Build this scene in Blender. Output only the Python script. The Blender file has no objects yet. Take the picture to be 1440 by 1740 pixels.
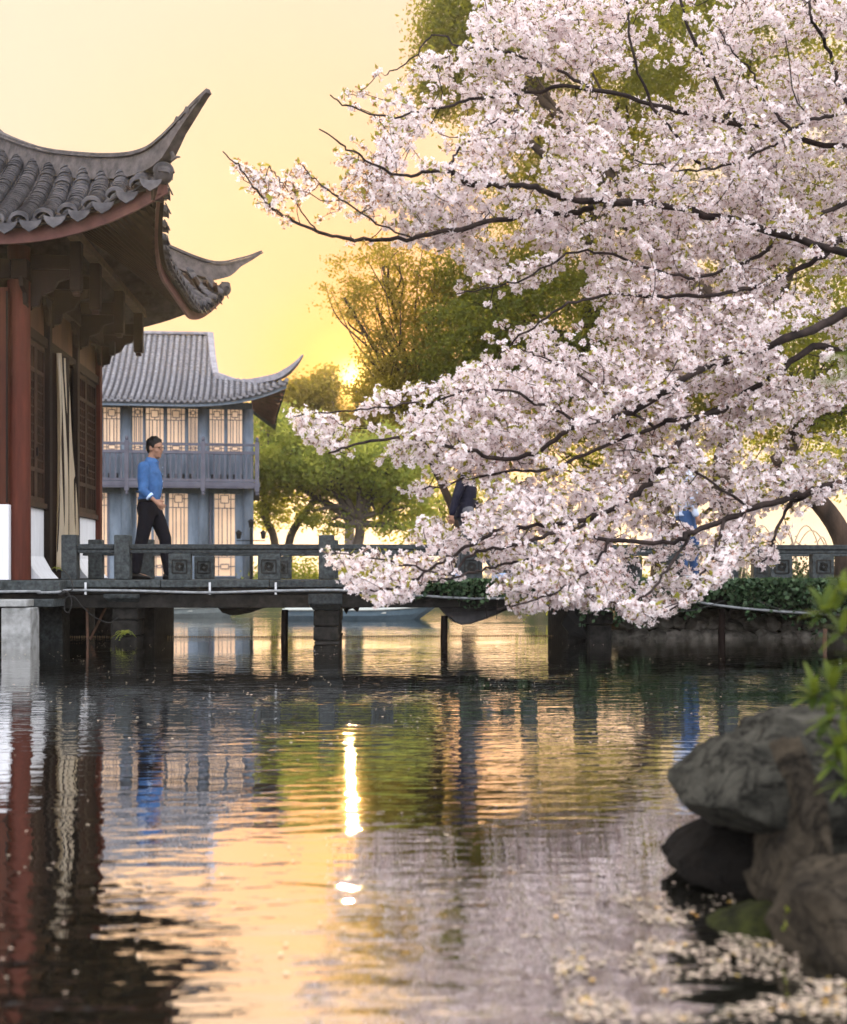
import bpy, math, random
import numpy as np
from mathutils import Vector, Matrix, noise

R = math.radians
rnd = random.Random(7)
rng = np.random.default_rng(7)
scn = bpy.context.scene
col = scn.collection

# ------------------------------------------------------------------ camera
F, HZ, CX, CAMZ = 2030.0, 975.0, 720.0, 0.80      # focal length, horizon row and centre column (photo pixels), eye height
YAW = math.atan(100.0 / F)
cam_d = bpy.data.cameras.new('camera')
cam = bpy.data.objects.new('camera', cam_d)
col.objects.link(cam)
cam.location = (0, 0, CAMZ)
cam.rotation_euler = (R(90), 0, -YAW)
cam_d.sensor_fit = 'VERTICAL'
cam_d.sensor_height = 36.0
cam_d.lens = 36.0 * F / 1740.0
cam_d.shift_y = (HZ - 870.0) / 1740.0
cam_d.clip_start = 0.05
cam_d.clip_end = 3000
cam_d.dof.use_dof = True
cam_d.dof.focus_distance = 10.0
cam_d.dof.aperture_fstop = 2.6
scn.camera = cam

# ------------------------------------------------------------------ sky and sun
SUN_EL = math.atan(330.0 / F)
SUN_AZ = math.atan(-20.0 / F)                       # from +Y towards +X
sun_dir = Vector((math.sin(SUN_AZ) * math.cos(SUN_EL), math.cos(SUN_AZ) * math.cos(SUN_EL), math.sin(SUN_EL)))
world = bpy.data.worlds.new('World')
scn.world = world
world.use_nodes = True
nt = world.node_tree
nt.nodes.clear()
N, LK = nt.nodes.new, nt.links.new
w_out = N('ShaderNodeOutputWorld')
w_sky = N('ShaderNodeTexSky')
w_sky.sky_type = 'NISHITA'
w_sky.sun_disc = False
w_sky.sun_elevation = SUN_EL
w_sky.sun_rotation = SUN_AZ
w_sky.air_density = 2.0
w_sky.dust_density = 6.0
w_bg1 = N('ShaderNodeBackground')
w_bg1.inputs['Strength'].default_value = 0.05
w_dim = N('ShaderNodeHueSaturation')                 # the clear sky shows only faintly through the haze
w_dim.inputs['Value'].default_value = .06
LK(w_sky.outputs['Color'], w_dim.inputs['Color'])
LK(w_dim.outputs['Color'], w_bg1.inputs['Color'])
# evening haze by angle from the sun, raised away from it as added fill
w_geo = N('ShaderNodeTexCoord')
w_nrm = N('ShaderNodeVectorMath'); w_nrm.operation = 'NORMALIZE'
LK(w_geo.outputs['Generated'], w_nrm.inputs[0])
w_dot = N('ShaderNodeVectorMath'); w_dot.operation = 'DOT_PRODUCT'
LK(w_nrm.outputs['Vector'], w_dot.inputs[0])
w_dot.inputs[1].default_value = sun_dir
w_ac = N('ShaderNodeMath'); w_ac.operation = 'ARCCOSINE'
LK(w_dot.outputs['Value'], w_ac.inputs[0])
w_ang = N('ShaderNodeMath'); w_ang.operation = 'DIVIDE'
LK(w_ac.outputs[0], w_ang.inputs[0]); w_ang.inputs[1].default_value = math.pi
w_rmp = N('ShaderNodeValToRGB')
cr = w_rmp.color_ramp
stops = [(0.0, (.90, .50, .14)), (.006, (.62, .32, .06)), (.014, (.52, .215, .055)), (.03, (.46, .225, .118)), (.06, (.44, .282, .178)), (.10, (.44, .328, .245)), (.16, (.48, .385, .31)),
         (.36, (.98, .94, .90)), (.6, (1.60, 1.60, 1.70)), (1.0, (1.74, 1.76, 1.90))]
while len(cr.elements) < len(stops):
    cr.elements.new(.5)
for e, (p, c) in zip(cr.elements, stops):
    e.position = p
    e.color = (*c, 1)
LK(w_ang.outputs[0], w_rmp.inputs['Fac'])
w_bg2 = N('ShaderNodeBackground')
w_sep = N('ShaderNodeSeparateXYZ')
LK(w_nrm.outputs['Vector'], w_sep.inputs[0])
w_hz = N('ShaderNodeMapRange'); w_hz.interpolation_type = 'SMOOTHSTEP'   # rosier air low over the horizon
LK(w_sep.outputs['Z'], w_hz.inputs['Value'])
w_hz.inputs['From Min'].default_value = .13; w_hz.inputs['From Max'].default_value = .02
w_hz.inputs['To Min'].default_value = 0; w_hz.inputs['To Max'].default_value = .8
w_mix = N('ShaderNodeMix'); w_mix.data_type = 'RGBA'
LK(w_hz.outputs['Result'], w_mix.inputs['Factor'])
LK(w_rmp.outputs['Color'], w_mix.inputs['A'])
w_mix.inputs['B'].default_value = (.44, .30, .20, 1)
LK(w_mix.outputs['Result'], w_bg2.inputs['Color'])
w_bg2.inputs['Strength'].default_value = 1.0
# the sun's own disc, half a degree wide, with its soft rim in the haze
w_disc = N('ShaderNodeMapRange')
w_disc.interpolation_type = 'SMOOTHSTEP'
LK(w_ang.outputs[0], w_disc.inputs['Value'])
w_disc.inputs['From Min'].default_value = .0065
w_disc.inputs['From Max'].default_value = .0008
w_disc.inputs['To Min'].default_value = 0
w_disc.inputs['To Max'].default_value = 1.8
w_bg3 = N('ShaderNodeBackground')
w_bg3.inputs['Color'].default_value = (1, .60, .15, 1)
LK(w_disc.outputs['Result'], w_bg3.inputs['Strength'])
w_a1, w_a2 = N('ShaderNodeAddShader'), N('ShaderNodeAddShader')
LK(w_bg1.outputs[0], w_a1.inputs[0]); LK(w_bg2.outputs[0], w_a1.inputs[1])
LK(w_a1.outputs[0], w_a2.inputs[0]); LK(w_bg3.outputs[0], w_a2.inputs[1])
LK(w_a2.outputs[0], w_out.inputs['Surface'])

sun_l = bpy.data.lights.new('sun', 'SUN')
sun_l.energy = 3.2
sun_l.angle = R(0.53)
sun_l.color = (1.0, .70, .38)
sun_o = bpy.data.objects.new('sun', sun_l)
col.objects.link(sun_o)
sun_o.rotation_euler = (-sun_dir).to_track_quat('-Z', 'Y').to_euler()
sun_o.location = (0, 60, 20)

vs = scn.view_settings
vs.view_transform = 'Standard'
vs.look = 'None'
vs.exposure = 1.22
vs.gamma = 1.0
vs.use_curve_mapping = False
scn.cycles.max_bounces = 10
scn.cycles.diffuse_bounces = 6
scn.cycles.volume_bounces = 0
scn.cycles.transparent_max_bounces = 8
scn.cycles.caustics_reflective = False
scn.cycles.caustics_refractive = False
scn.cycles.sample_clamp_indirect = 4.0

# ------------------------------------------------------------------ helpers
def P(x, y, Y):
    """the point at depth Y that the photo shows at pixel (x, y)"""
    a = (x - CX) / F
    dx = math.sin(YAW) + a * math.cos(YAW)
    dy = math.cos(YAW) - a * math.sin(YAW)
    t = Y / dy
    return Vector((dx * t, Y, CAMZ + (HZ - y) / F * t))

def PX(x, Y): return P(x, HZ, Y).x
def PZ(x, y, Y): return P(x, y, Y).z

def thing(name, label, cat, loc=(0, 0, 0), rotz=0, group=None):
    o = bpy.data.objects.new(name, None)
    o.empty_display_size = .2
    col.objects.link(o)
    o.location = loc
    o.rotation_euler = (0, 0, rotz)
    tag(o, label, cat, group)
    return o

def tag(o, label=None, cat=None, group=None, kind=None):
    if label: o['label'] = label
    if cat: o['category'] = cat
    if group: o['group'] = group
    if kind: o['kind'] = kind
    return o

def link(o, parent=None, local=False):
    col.objects.link(o)
    if parent:
        o.parent = parent
        if parent.parent is None and parent.type == 'EMPTY' and not local:
            m = Matrix.Translation(parent.location) @ parent.rotation_euler.to_matrix().to_4x4()
            o.matrix_parent_inverse = m.inverted()
    return o

def catmull(pts, n):
    pts = [Vector(p) for p in pts]
    if len(pts) < 3:
        return [pts[0].lerp(pts[-1], i / (n - 1)) for i in range(n)]
    q = [pts[0] * 2 - pts[1]] + pts + [pts[-1] * 2 - pts[-2]]
    m = len(pts) - 1
    out = []
    for i in range(n):
        t = i / (n - 1) * m
        k = min(int(t), m - 1)
        t -= k
        a, b, c, d = q[k:k + 4]
        out.append(.5 * ((2 * b) + (c - a) * t + (2 * a - 5 * b + 4 * c - d) * t * t + (3 * b - a - 3 * c + d) * t ** 3))
    return out

class MB:
    def __init__(s):
        s.v, s.f = [], []
    def add(s, vs_, fs_):
        o = len(s.v)
        s.v += [tuple(v) for v in vs_]
        s.f += [tuple(i + o for i in f) for f in fs_]
        return s
    def box(s, x0, x1, y0, y1, z0, z1):
        return s.add([(x0, y0, z0), (x1, y0, z0), (x1, y1, z0), (x0, y1, z0), (x0, y0, z1), (x1, y0, z1), (x1, y1, z1), (x0, y1, z1)],
                     [(0, 3, 2, 1), (4, 5, 6, 7), (0, 1, 5, 4), (1, 2, 6, 5), (2, 3, 7, 6), (3, 0, 4, 7)])
    def bar(s, a, b, w, h, up=(0, 0, 1)):
        a, b = Vector(a), Vector(b)
        d = (b - a).normalized()
        sd = d.cross(Vector(up))
        if sd.length < 1e-4: sd = d.cross(Vector((1, 0, 0)))
        sd = sd.normalized() * w / 2
        u = sd.cross(d).normalized() * h / 2
        return s.add([a - sd - u, a + sd - u, a + sd + u, a - sd + u, b - sd - u, b + sd - u, b + sd + u, b - sd + u],
                     [(0, 1, 2, 3), (4, 7, 6, 5), (0, 4, 5, 1), (1, 5, 6, 2), (2, 6, 7, 3), (3, 7, 4, 0)])
    def tube(s, pts, rad, n=8, cap=True):
        pts = [Vector(p) for p in pts]
        m = len(pts)
        if not hasattr(rad, '__len__'): rad = [rad] * m
        vs_, fs_ = [], []
        pr = None
        for i, p in enumerate(pts):
            d = (pts[min(i + 1, m - 1)] - pts[max(i - 1, 0)])
            d = d.normalized() if d.length > 1e-9 else Vector((0, 0, 1))
            if pr is None:
                pr = d.cross(Vector((0, 0, 1)))
                if pr.length < 1e-3: pr = d.cross(Vector((1, 0, 0)))
            pr = (pr - d * pr.dot(d)).normalized()
            q = d.cross(pr)
            for k in range(n):
                a = 2 * math.pi * k / n
                vs_.append(p + (pr * math.cos(a) + q * math.sin(a)) * rad[i])
        for i in range(m - 1):
            for k in range(n):
                k2 = (k + 1) % n
                fs_.append((i * n + k, i * n + k2, (i + 1) * n + k2, (i + 1) * n + k))
        if cap:
            fs_.append(tuple(range(n))[::-1])
            fs_.append(tuple((m - 1) * n + k for k in range(n)))
        return s.add(vs_, fs_)
    def loft(s, rings, cap=True, closed=True):
        n = len(rings[0])
        vs_ = [p for r in rings for p in r]
        fs_ = []
        for i in range(len(rings) - 1):
            for k in range(n if closed else n - 1):
                k2 = (k + 1) % n
                fs_.append((i * n + k, i * n + k2, (i + 1) * n + k2, (i + 1) * n + k))
        if cap and closed:
            fs_.append(tuple(range(n))[::-1])
            fs_.append(tuple((len(rings) - 1) * n + k for k in range(n)))
        return s.add(vs_, fs_)
    def prism(s, poly, vec):
        n = len(poly)
        vec = Vector(vec)
        vs_ = [Vector(p) for p in poly] + [Vector(p) + vec for p in poly]
        return s.add(vs_, [tuple(range(n))[::-1], tuple(range(n, 2 * n))] + [(k, (k + 1) % n, n + (k + 1) % n, n + k) for k in range(n)])
    def ell(s, c, r, nu=14, nv=10, rot=None):
        vs_, fs_ = [], []
        c = Vector(c)
        for j in range(nv + 1):
            th = math.pi * j / nv
            for i in range(nu):
                ph = 2 * math.pi * i / nu
                p = Vector((r[0] * math.sin(th) * math.cos(ph), r[1] * math.sin(th) * math.sin(ph), r[2] * math.cos(th)))
                if rot: p = rot @ p
                vs_.append(c + p)
        for j in range(nv):
            for i in range(nu):
                i2 = (i + 1) % nu
                fs_.append((j * nu + i, (j + 1) * nu + i, (j + 1) * nu + i2, j * nu + i2))
        return s.add(vs_, fs_)
    def mesh(s, name, smooth=False):
        me = bpy.data.meshes.new(name)
        me.from_pydata(s.v, [], s.f)
        if smooth:
            me.polygons.foreach_set('use_smooth', [True] * len(me.polygons))
        me.update()
        return me
    def build(s, name, m, parent=None, smooth=False, bevel=0, kind=None, local=False, label=None):
        me = s.mesh(name, smooth)
        me.materials.append(m)
        o = bpy.data.objects.new(name, me)
        link(o, parent, local)
        if bevel:
            b = o.modifiers.new('bevel', 'BEVEL')
            b.width = bevel; b.segments = 2; b.limit_method = 'ANGLE'
        if kind: o['kind'] = kind
        if label: o['label'] = label
        return o

def npmesh(name, verts, nface, k, m, parent=None, kind=None, smooth=False, faces=None):
    """verts (V,3); faces are consecutive runs of k vertices unless given"""
    me = bpy.data.meshes.new(name)
    verts = np.asarray(verts, dtype=np.float32).reshape(-1, 3)
    if faces is None:
        faces = np.arange(nface * k, dtype=np.int32)
    faces = np.asarray(faces, dtype=np.int32).ravel()
    nf = len(faces) // k
    me.vertices.add(len(verts)); me.vertices.foreach_set('co', verts.ravel())
    me.loops.add(nf * k); me.loops.foreach_set('vertex_index', faces)
    me.polygons.add(nf); me.polygons.foreach_set('loop_start', np.arange(0, nf * k, k, dtype=np.int32))
    me.polygons.foreach_set('loop_total', np.full(nf, k, dtype=np.int32))
    if smooth: me.polygons.foreach_set('use_smooth', np.ones(nf, dtype=bool))
    me.update(calc_edges=True)
    me.materials.append(m)
    o = bpy.data.objects.new(name, me)
    link(o, parent)
    if kind: o['kind'] = kind
    return o

def inst(src, parent, loc, rot=None, scale=None):
    """another object on the same mesh data"""
    o = bpy.data.objects.new(src.name.split('.')[0], src.data)
    link(o, parent)
    o.location = loc
    if rot is not None: o.rotation_euler = rot
    if scale is not None: o.scale = scale
    return o

# ------------------------------------------------------------------ materials
def mat(name, c1, c2=None, rough=.7, scale=6.0, detail=6, bump=.0, bscale=None, bdist=.01, stretch=(1, 1, 1), spec=.13,
        objvar=0.0, island=0.0, transl=0.0, tcol=None, lo=.35, hi=.65, metal=0.0):
    m = bpy.data.materials.new(name)
    m.use_nodes = True
    t = m.node_tree
    t.nodes.clear()
    n, l = t.nodes.new, t.links.new
    out = n('ShaderNodeOutputMaterial')
    b = n('ShaderNodeBsdfPrincipled')
    b.inputs['Roughness'].default_value = rough
    b.inputs['Specular IOR Level'].default_value = spec
    b.inputs['Metallic'].default_value = metal
    tc = n('ShaderNodeTexCoord')
    mp = n('ShaderNodeMapping')
    mp.inputs['Scale'].default_value = stretch
    l(tc.outputs['Object'], mp.inputs['Vector'])
    csock = None
    if c2 is not None:
        nz = n('ShaderNodeTexNoise')
        nz.inputs['Scale'].default_value = scale
        nz.inputs['Detail'].default_value = detail
        nz.inputs['Roughness'].default_value = .62
        l(mp.outputs[0], nz.inputs['Vector'])
        mr = n('ShaderNodeMapRange')
        l(nz.outputs['Fac'], mr.inputs['Value'])
        mr.inputs['From Min'].default_value = lo
        mr.inputs['From Max'].default_value = hi
        mx = n('ShaderNodeMix'); mx.data_type = 'RGBA'
        l(mr.outputs[0], mx.inputs['Factor'])
        mx.inputs['A'].default_value = (*c1, 1)
        mx.inputs['B'].default_value = (*c2, 1)
        csock = mx.outputs['Result']
    else:
        rgb = n('ShaderNodeRGB')
        rgb.outputs[0].default_value = (*c1, 1)
        csock = rgb.outputs[0]
    for amt, src in ((objvar, 'obj'), (island, 'isl')):
        if amt:
            if src == 'obj':
                s_ = n('ShaderNodeObjectInfo').outputs['Random']
            else:
                s_ = n('ShaderNodeNewGeometry').outputs['Random Per Island']
            mr2 = n('ShaderNodeMapRange')
            l(s_, mr2.inputs['Value'])
            mr2.inputs['To Min'].default_value = 1 - amt
            mr2.inputs['To Max'].default_value = 1 + amt
            hs = n('ShaderNodeHueSaturation')
            l(csock, hs.inputs['Color'])
            l(mr2.outputs[0], hs.inputs['Value'])
            mr3 = n('ShaderNodeMapRange')
            l(s_, mr3.inputs['Value'])
            mr3.inputs['To Min'].default_value = .5 + .05 * amt
            mr3.inputs['To Max'].default_value = .5 - .05 * amt
            l(mr3.outputs[0], hs.inputs['Hue'])
            csock = hs.outputs['Color']
    l(csock, b.inputs['Base Color'])
    if bump:
        nb = n('ShaderNodeTexNoise')
        nb.inputs['Scale'].default_value = bscale or scale * 4
        nb.inputs['Detail'].default_value = 8
        nb.inputs['Roughness'].default_value = .65
        l(mp.outputs[0], nb.inputs['Vector'])
        bp = n('ShaderNodeBump')
        bp.inputs['Strength'].default_value = bump
        bp.inputs['Distance'].default_value = bdist
        l(nb.outputs['Fac'], bp.inputs['Height'])
        l(bp.outputs[0], b.inputs['Normal'])
    sh = b.outputs[0]
    if transl:
        tr = n('ShaderNodeBsdfTranslucent')
        if tcol is None:
            l(csock, tr.inputs['Color'])
        else:
            tr.inputs['Color'].default_value = (*tcol, 1)
        ms = n('ShaderNodeMixShader')
        ms.inputs[0].default_value = transl
        l(b.outputs[0], ms.inputs[1]); l(tr.outputs[0], ms.inputs[2])
        sh = ms.outputs[0]
    l(sh, out.inputs['Surface'])
    return m

M = {}
M['red'] = mat('red_lacquer', (.085, .025, .014), (.042, .014, .009), .7, 7, 8, bump=.35, bscale=40, bdist=.004, stretch=(2, 2, .22), objvar=.1, lo=.3, hi=.7)
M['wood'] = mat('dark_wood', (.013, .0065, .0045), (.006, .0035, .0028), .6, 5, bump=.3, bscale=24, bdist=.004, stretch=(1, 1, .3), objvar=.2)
M['wood2'] = mat('brown_wood', (.045, .024, .016), (.02, .012, .009), .6, 6, bump=.3, bscale=30, bdist=.003, objvar=.2)
M['board'] = mat('lit_amber_board', (.12, .062, .03), (.055, .03, .017), .5, 4, bump=.2, bscale=30, bdist=.003, stretch=(1, 1, .3), objvar=.1)  # amber transom wood kept lighter, with the light on it in the colour
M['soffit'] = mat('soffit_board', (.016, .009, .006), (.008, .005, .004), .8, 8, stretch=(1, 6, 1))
M['rafter'] = mat('rafter', (.042, .024, .015), (.022, .013, .009), .75, 8, objvar=.2)
M['fascia'] = mat('fascia', (.155, .068, .058), (.10, .046, .042), .6, 6, bump=.15, bscale=40, bdist=.003)
M['plaster'] = mat('white_plaster', (.66, .68, .72), (.50, .51, .54), .8, 4.5, bump=.2, bscale=40, bdist=.003, lo=.4, hi=.85, stretch=(2.5, 2.5, .35))
M['tile'] = mat('roof_tile', (.078, .074, .08), (.026, .026, .030), .75, 7, bump=.4, bscale=60, bdist=.004, objvar=.18)
M['ridge'] = mat('ridge_plaster', (.118, .104, .102), (.036, .032, .034), .8, 9, bump=.4, bscale=40, bdist=.004, lo=.3, hi=.7)
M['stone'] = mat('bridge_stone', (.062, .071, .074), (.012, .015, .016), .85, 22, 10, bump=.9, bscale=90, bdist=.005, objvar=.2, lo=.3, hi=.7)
M['stone_dk'] = mat('dark_stone', (.026, .024, .022), (.006, .006, .0055), .85, 12, bump=.6, bscale=40, bdist=.008, objvar=.2)  # darker grade of the bridge stone
M['concrete'] = mat('pale_concrete', (.34, .35, .35), (.16, .165, .16), .85, 7, bump=.3, bscale=50, bdist=.004, objvar=.1)
M['grey_wood'] = mat('blue_grey_paint', (.175, .215, .27), (.105, .135, .175), .65, 5, stretch=(1, 1, .3), objvar=.08, bump=.15, bscale=30, bdist=.004)
M['grey_rail'] = mat('mauve_grey_paint', (.115, .115, .145), (.075, .075, .10), .65, 3, objvar=.1)
M['grey_tile'] = mat('grey_tile', (.21, .21, .23), (.11, .11, .125), .75, 9, bump=.3, bscale=30, bdist=.01, objvar=.12)
M['grey_pan'] = mat('grey_pan_tile', (.09, .09, .10), (.05, .05, .058), .8, 6, bump=.5, bscale=30, bdist=.02)
M['grey_ridge'] = mat('grey_ridge', (.27, .265, .30), (.16, .16, .185), .75, 5)
M['purlin'] = mat('lit_purlin', (.22, .15, .10), (.14, .095, .065), .7, 8)  # beige instead of dark wood: light on the beam is in the colour
M['black'] = mat('black', (.006, .006, .007), None, .6)
M['bark'] = mat('cherry_bark', (.040, .028, .025), (.012, .009, .009), .85, 9, bump=.6, bscale=50, bdist=.006, stretch=(1, 1, 1))
M['bark2'] = mat('camphor_bark', (.07, .046, .033), (.02, .015, .012), .9, 5, bump=.8, bscale=22, bdist=.02, stretch=(1, 1, .35))
M['bark3'] = mat('grey_bark', (.15, .125, .11), (.09, .075, .07), .9, 5)
M['pipe'] = mat('white_pipe', (.24, .255, .27), (.13, .14, .145), .6, 14)
M['steel'] = mat('galvanised', (.4, .42, .44), None, .45, metal=.6)
M['rust'] = mat('rusty_pole', (.11, .06, .04), (.06, .04, .03), .8, 10)
M['cable'] = mat('cable', (.02, .02, .02), None, .5)

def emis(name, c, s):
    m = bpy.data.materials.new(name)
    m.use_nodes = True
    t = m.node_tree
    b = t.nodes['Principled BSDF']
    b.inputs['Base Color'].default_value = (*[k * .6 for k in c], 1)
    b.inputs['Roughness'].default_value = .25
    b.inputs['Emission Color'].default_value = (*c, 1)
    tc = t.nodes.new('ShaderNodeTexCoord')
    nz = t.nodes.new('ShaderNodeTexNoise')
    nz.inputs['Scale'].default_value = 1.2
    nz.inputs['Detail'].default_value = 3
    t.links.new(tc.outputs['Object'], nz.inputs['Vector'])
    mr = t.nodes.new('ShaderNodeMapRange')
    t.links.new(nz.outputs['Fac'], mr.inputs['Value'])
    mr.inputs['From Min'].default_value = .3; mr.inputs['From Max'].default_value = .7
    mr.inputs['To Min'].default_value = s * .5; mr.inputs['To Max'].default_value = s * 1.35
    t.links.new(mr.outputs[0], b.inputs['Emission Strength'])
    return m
M['pane'] = emis('sky_glow_pane', (1.0, .67, .43), .19)  # emission stands in for evening sky reflected in the panes

# ------------------------------------------------------------------ pond
def water_material():
    m = bpy.data.materials.new('pond_water')
    m.use_nodes = True
    t = m.node_tree
    t.nodes.clear()
    n, l = t.nodes.new, t.links.new
    out = n('ShaderNodeOutputMaterial')
    tc = n('ShaderNodeTexCoord')
    def nz(scale, sx, sy, detail, rough=.5, dist=0):
        mp = n('ShaderNodeMapping')
        mp.inputs['Scale'].default_value = (sx, sy, 1)
        l(tc.outputs['Object'], mp.inputs['Vector'])
        k = n('ShaderNodeTexNoise')
        k.inputs['Scale'].default_value = scale
        k.inputs['Detail'].default_value = detail
        k.inputs['Roughness'].default_value = rough
        k.inputs['Distortion'].default_value = dist
        l(mp.outputs[0], k.inputs['Vector'])
        return k.outputs['Fac']
    def mth(op, a, b):
        k = n('ShaderNodeMath'); k.operation = op
        for i, v in enumerate((a, b)):
            if isinstance(v, (int, float)): k.inputs[i].default_value = v
            else: l(v, k.inputs[i])
        return k.outputs[0]
    fine = nz(8.5, .42, 1.35, 2.0, .45, .2)        # wind ripples, crests along X
    tiny = nz(26, .6, 1.2, 1.5)
    swell = nz(1.6, .6, 1.3, 1.0)
    patch = nz(.42, .7, 1.5, 2.0)
    pm = n('ShaderNodeMapRange')
    l(patch, pm.inputs['Value'])
    pm.inputs['From Min'].default_value = .40; pm.inputs['From Max'].default_value = .62
    pm.inputs['To Min'].default_value = .30; pm.inputs['To Max'].default_value = 1.25
    h = mth('ADD', mth('MULTIPLY', mth('MULTIPLY', fine, 1.7), pm.outputs[0]), mth('MULTIPLY', mth('MULTIPLY', tiny, .28), pm.outputs[0]))
    h = mth('ADD', h, mth('MULTIPLY', swell, .8))
    bp = n('ShaderNodeBump')
    bp.inputs['Strength'].default_value = 1.0
    bp.inputs['Distance'].default_value = .0026
    l(h, bp.inputs['Height'])
    gl = n('ShaderNodeBsdfGlossy')
    gl.inputs['Color'].default_value = (.97, .96, .95, 1)
    gl.inputs['Roughness'].default_value = .02
    l(bp.outputs[0], gl.inputs['Normal'])
    df = n('ShaderNodeBsdfDiffuse')
    df.inputs['Color'].default_value = (.010, .010, .006, 1)
    fr = n('ShaderNodeFresnel')
    fr.inputs['IOR'].default_value = 1.33
    l(bp.outputs[0], fr.inputs['Normal'])
    mr = n('ShaderNodeMapRange')
    l(fr.outputs[0], mr.inputs['Value'])
    mr.inputs['From Min'].default_value = .05; mr.inputs['From Max'].default_value = .7
    mr.inputs['To Min'].default_value = .86; mr.inputs['To Max'].default_value = .98
    ms = n('ShaderNodeMixShader')
    l(mr.outputs[0], ms.inputs[0]); l(df.outputs[0], ms.inputs[1]); l(gl.outputs[0], ms.inputs[2])
    l(ms.outputs[0], out.inputs['Surface'])
    return m
M['water'] = water_material()
w = MB().add([(-400, -60, 0), (400, -60, 0), (400, 500, 0), (-400, 500, 0)], [(0, 1, 2, 3)]).build('pond_water', M['water'])
tag(w, 'dark green rippling pond with warm sunset reflections', 'water', kind='structure')

# ------------------------------------------------------------------ ground: one sheet that dives under the pond
def sstep(a, b, x):
    t = np.clip((x - a) / (b - a), 0, 1)
    return t * t * (3 - 2 * t)
xs = np.concatenate([np.linspace(-400, -45, 9), np.arange(-40, -4, 1.0), np.arange(-4, 16, .2), np.arange(16, 45, 1.0), np.linspace(50, 400, 9)])
ys = np.concatenate([np.linspace(-60, -4, 8), np.arange(-3, 20, .2), np.arange(20, 60, .6), np.linspace(62, 500, 16)])
GX, GY = np.meshgrid(xs, ys)
wob = .35 * np.sin(GX * 1.3 + GY * .7) + .25 * np.sin(GX * .45 - GY * 1.1 + 1) + .12 * np.sin(GX * 3.1 + GY * 2.3)
far_m = sstep(30.5, 31.6, GY + wob)
right_m = sstep(3.0, 3.5, GX + wob * .25) * sstep(15.0, 15.7, GY + wob * .2)
near_m = sstep(.10, .55, GX - .445 * np.maximum(GY, 1.2) + wob * .12) * sstep(14.0, 13.0, GY)
behind = sstep(.7, .2, GY)
left_m = sstep(-12.5, -13.5, GX + wob)
mask = np.maximum.reduce([far_m, right_m, near_m, behind, left_m])
gz = -.6 + mask * (1.22 - .62 * near_m * sstep(5, 2.2, GY) - .5 * behind) + .05 * wob * mask
gv = np.stack([GX, GY, gz], -1).reshape(-1, 3)
nx, ny = len(xs), len(ys)
ii = (np.arange(ny - 1)[:, None] * nx + np.arange(nx - 1)[None, :]).ravel()
gf = np.stack([ii, ii + 1, ii + nx + 1, ii + nx], -1)
M['earth'] = mat('earth', (.085, .075, .045), (.045, .055, .02), .95, 1.3, bump=.8, bscale=12, bdist=.05)
g = npmesh('ground', gv, len(gf), 4, M['earth'], None, 'structure', True, gf)
tag(g, 'earth banks around the pond', 'ground')

# ------------------------------------------------------------------ stone footbridge
YN, YF = 13.80, 15.90          # front faces of the two railings
DK = .73
bridge = thing('footbridge', 'low grey stone footbridge with square railing posts crossing the pond', 'bridge', (1.0, 14.8, 0))
x_l, x_r = PX(100, 13.8), 9.0
# deck slabs, each its own stone
xe = x_l
k = 0
while xe < x_r:
    x2 = min(xe + rnd.uniform(1.1, 1.3), x_r)
    MB().box(xe + .004, x2 - .004, 13.72, 16.10, DK - .085, DK + rnd.uniform(-.002, .002)).build('deck_slab', M['stone'], bridge, bevel=.008)
    xe = x2
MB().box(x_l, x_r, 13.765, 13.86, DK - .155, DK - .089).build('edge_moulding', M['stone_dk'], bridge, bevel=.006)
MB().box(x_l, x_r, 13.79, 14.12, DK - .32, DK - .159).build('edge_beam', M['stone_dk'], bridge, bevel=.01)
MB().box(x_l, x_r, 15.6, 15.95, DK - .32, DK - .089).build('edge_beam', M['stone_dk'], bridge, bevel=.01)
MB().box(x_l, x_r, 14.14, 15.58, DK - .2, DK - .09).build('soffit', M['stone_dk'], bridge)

def post(xpix, Y, w_=.178):
    cx = PX(xpix, Y)
    zt = CAMZ + (HZ - 909) / F * (YN + .02) if Y < 15 else CAMZ + (HZ - 917.5) / F * (YF + .02)
    h = w_ / 2
    mb = MB()
    j = [rnd.uniform(-.004, .004) for _ in range(8)]
    mb.box(cx - h + j[0], cx + h + j[1], Y - .0 + j[2], Y + w_, DK + .003, zt + j[3])
    return mb.build('railing_post', M['stone'], bridge, bevel=.014)

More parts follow.
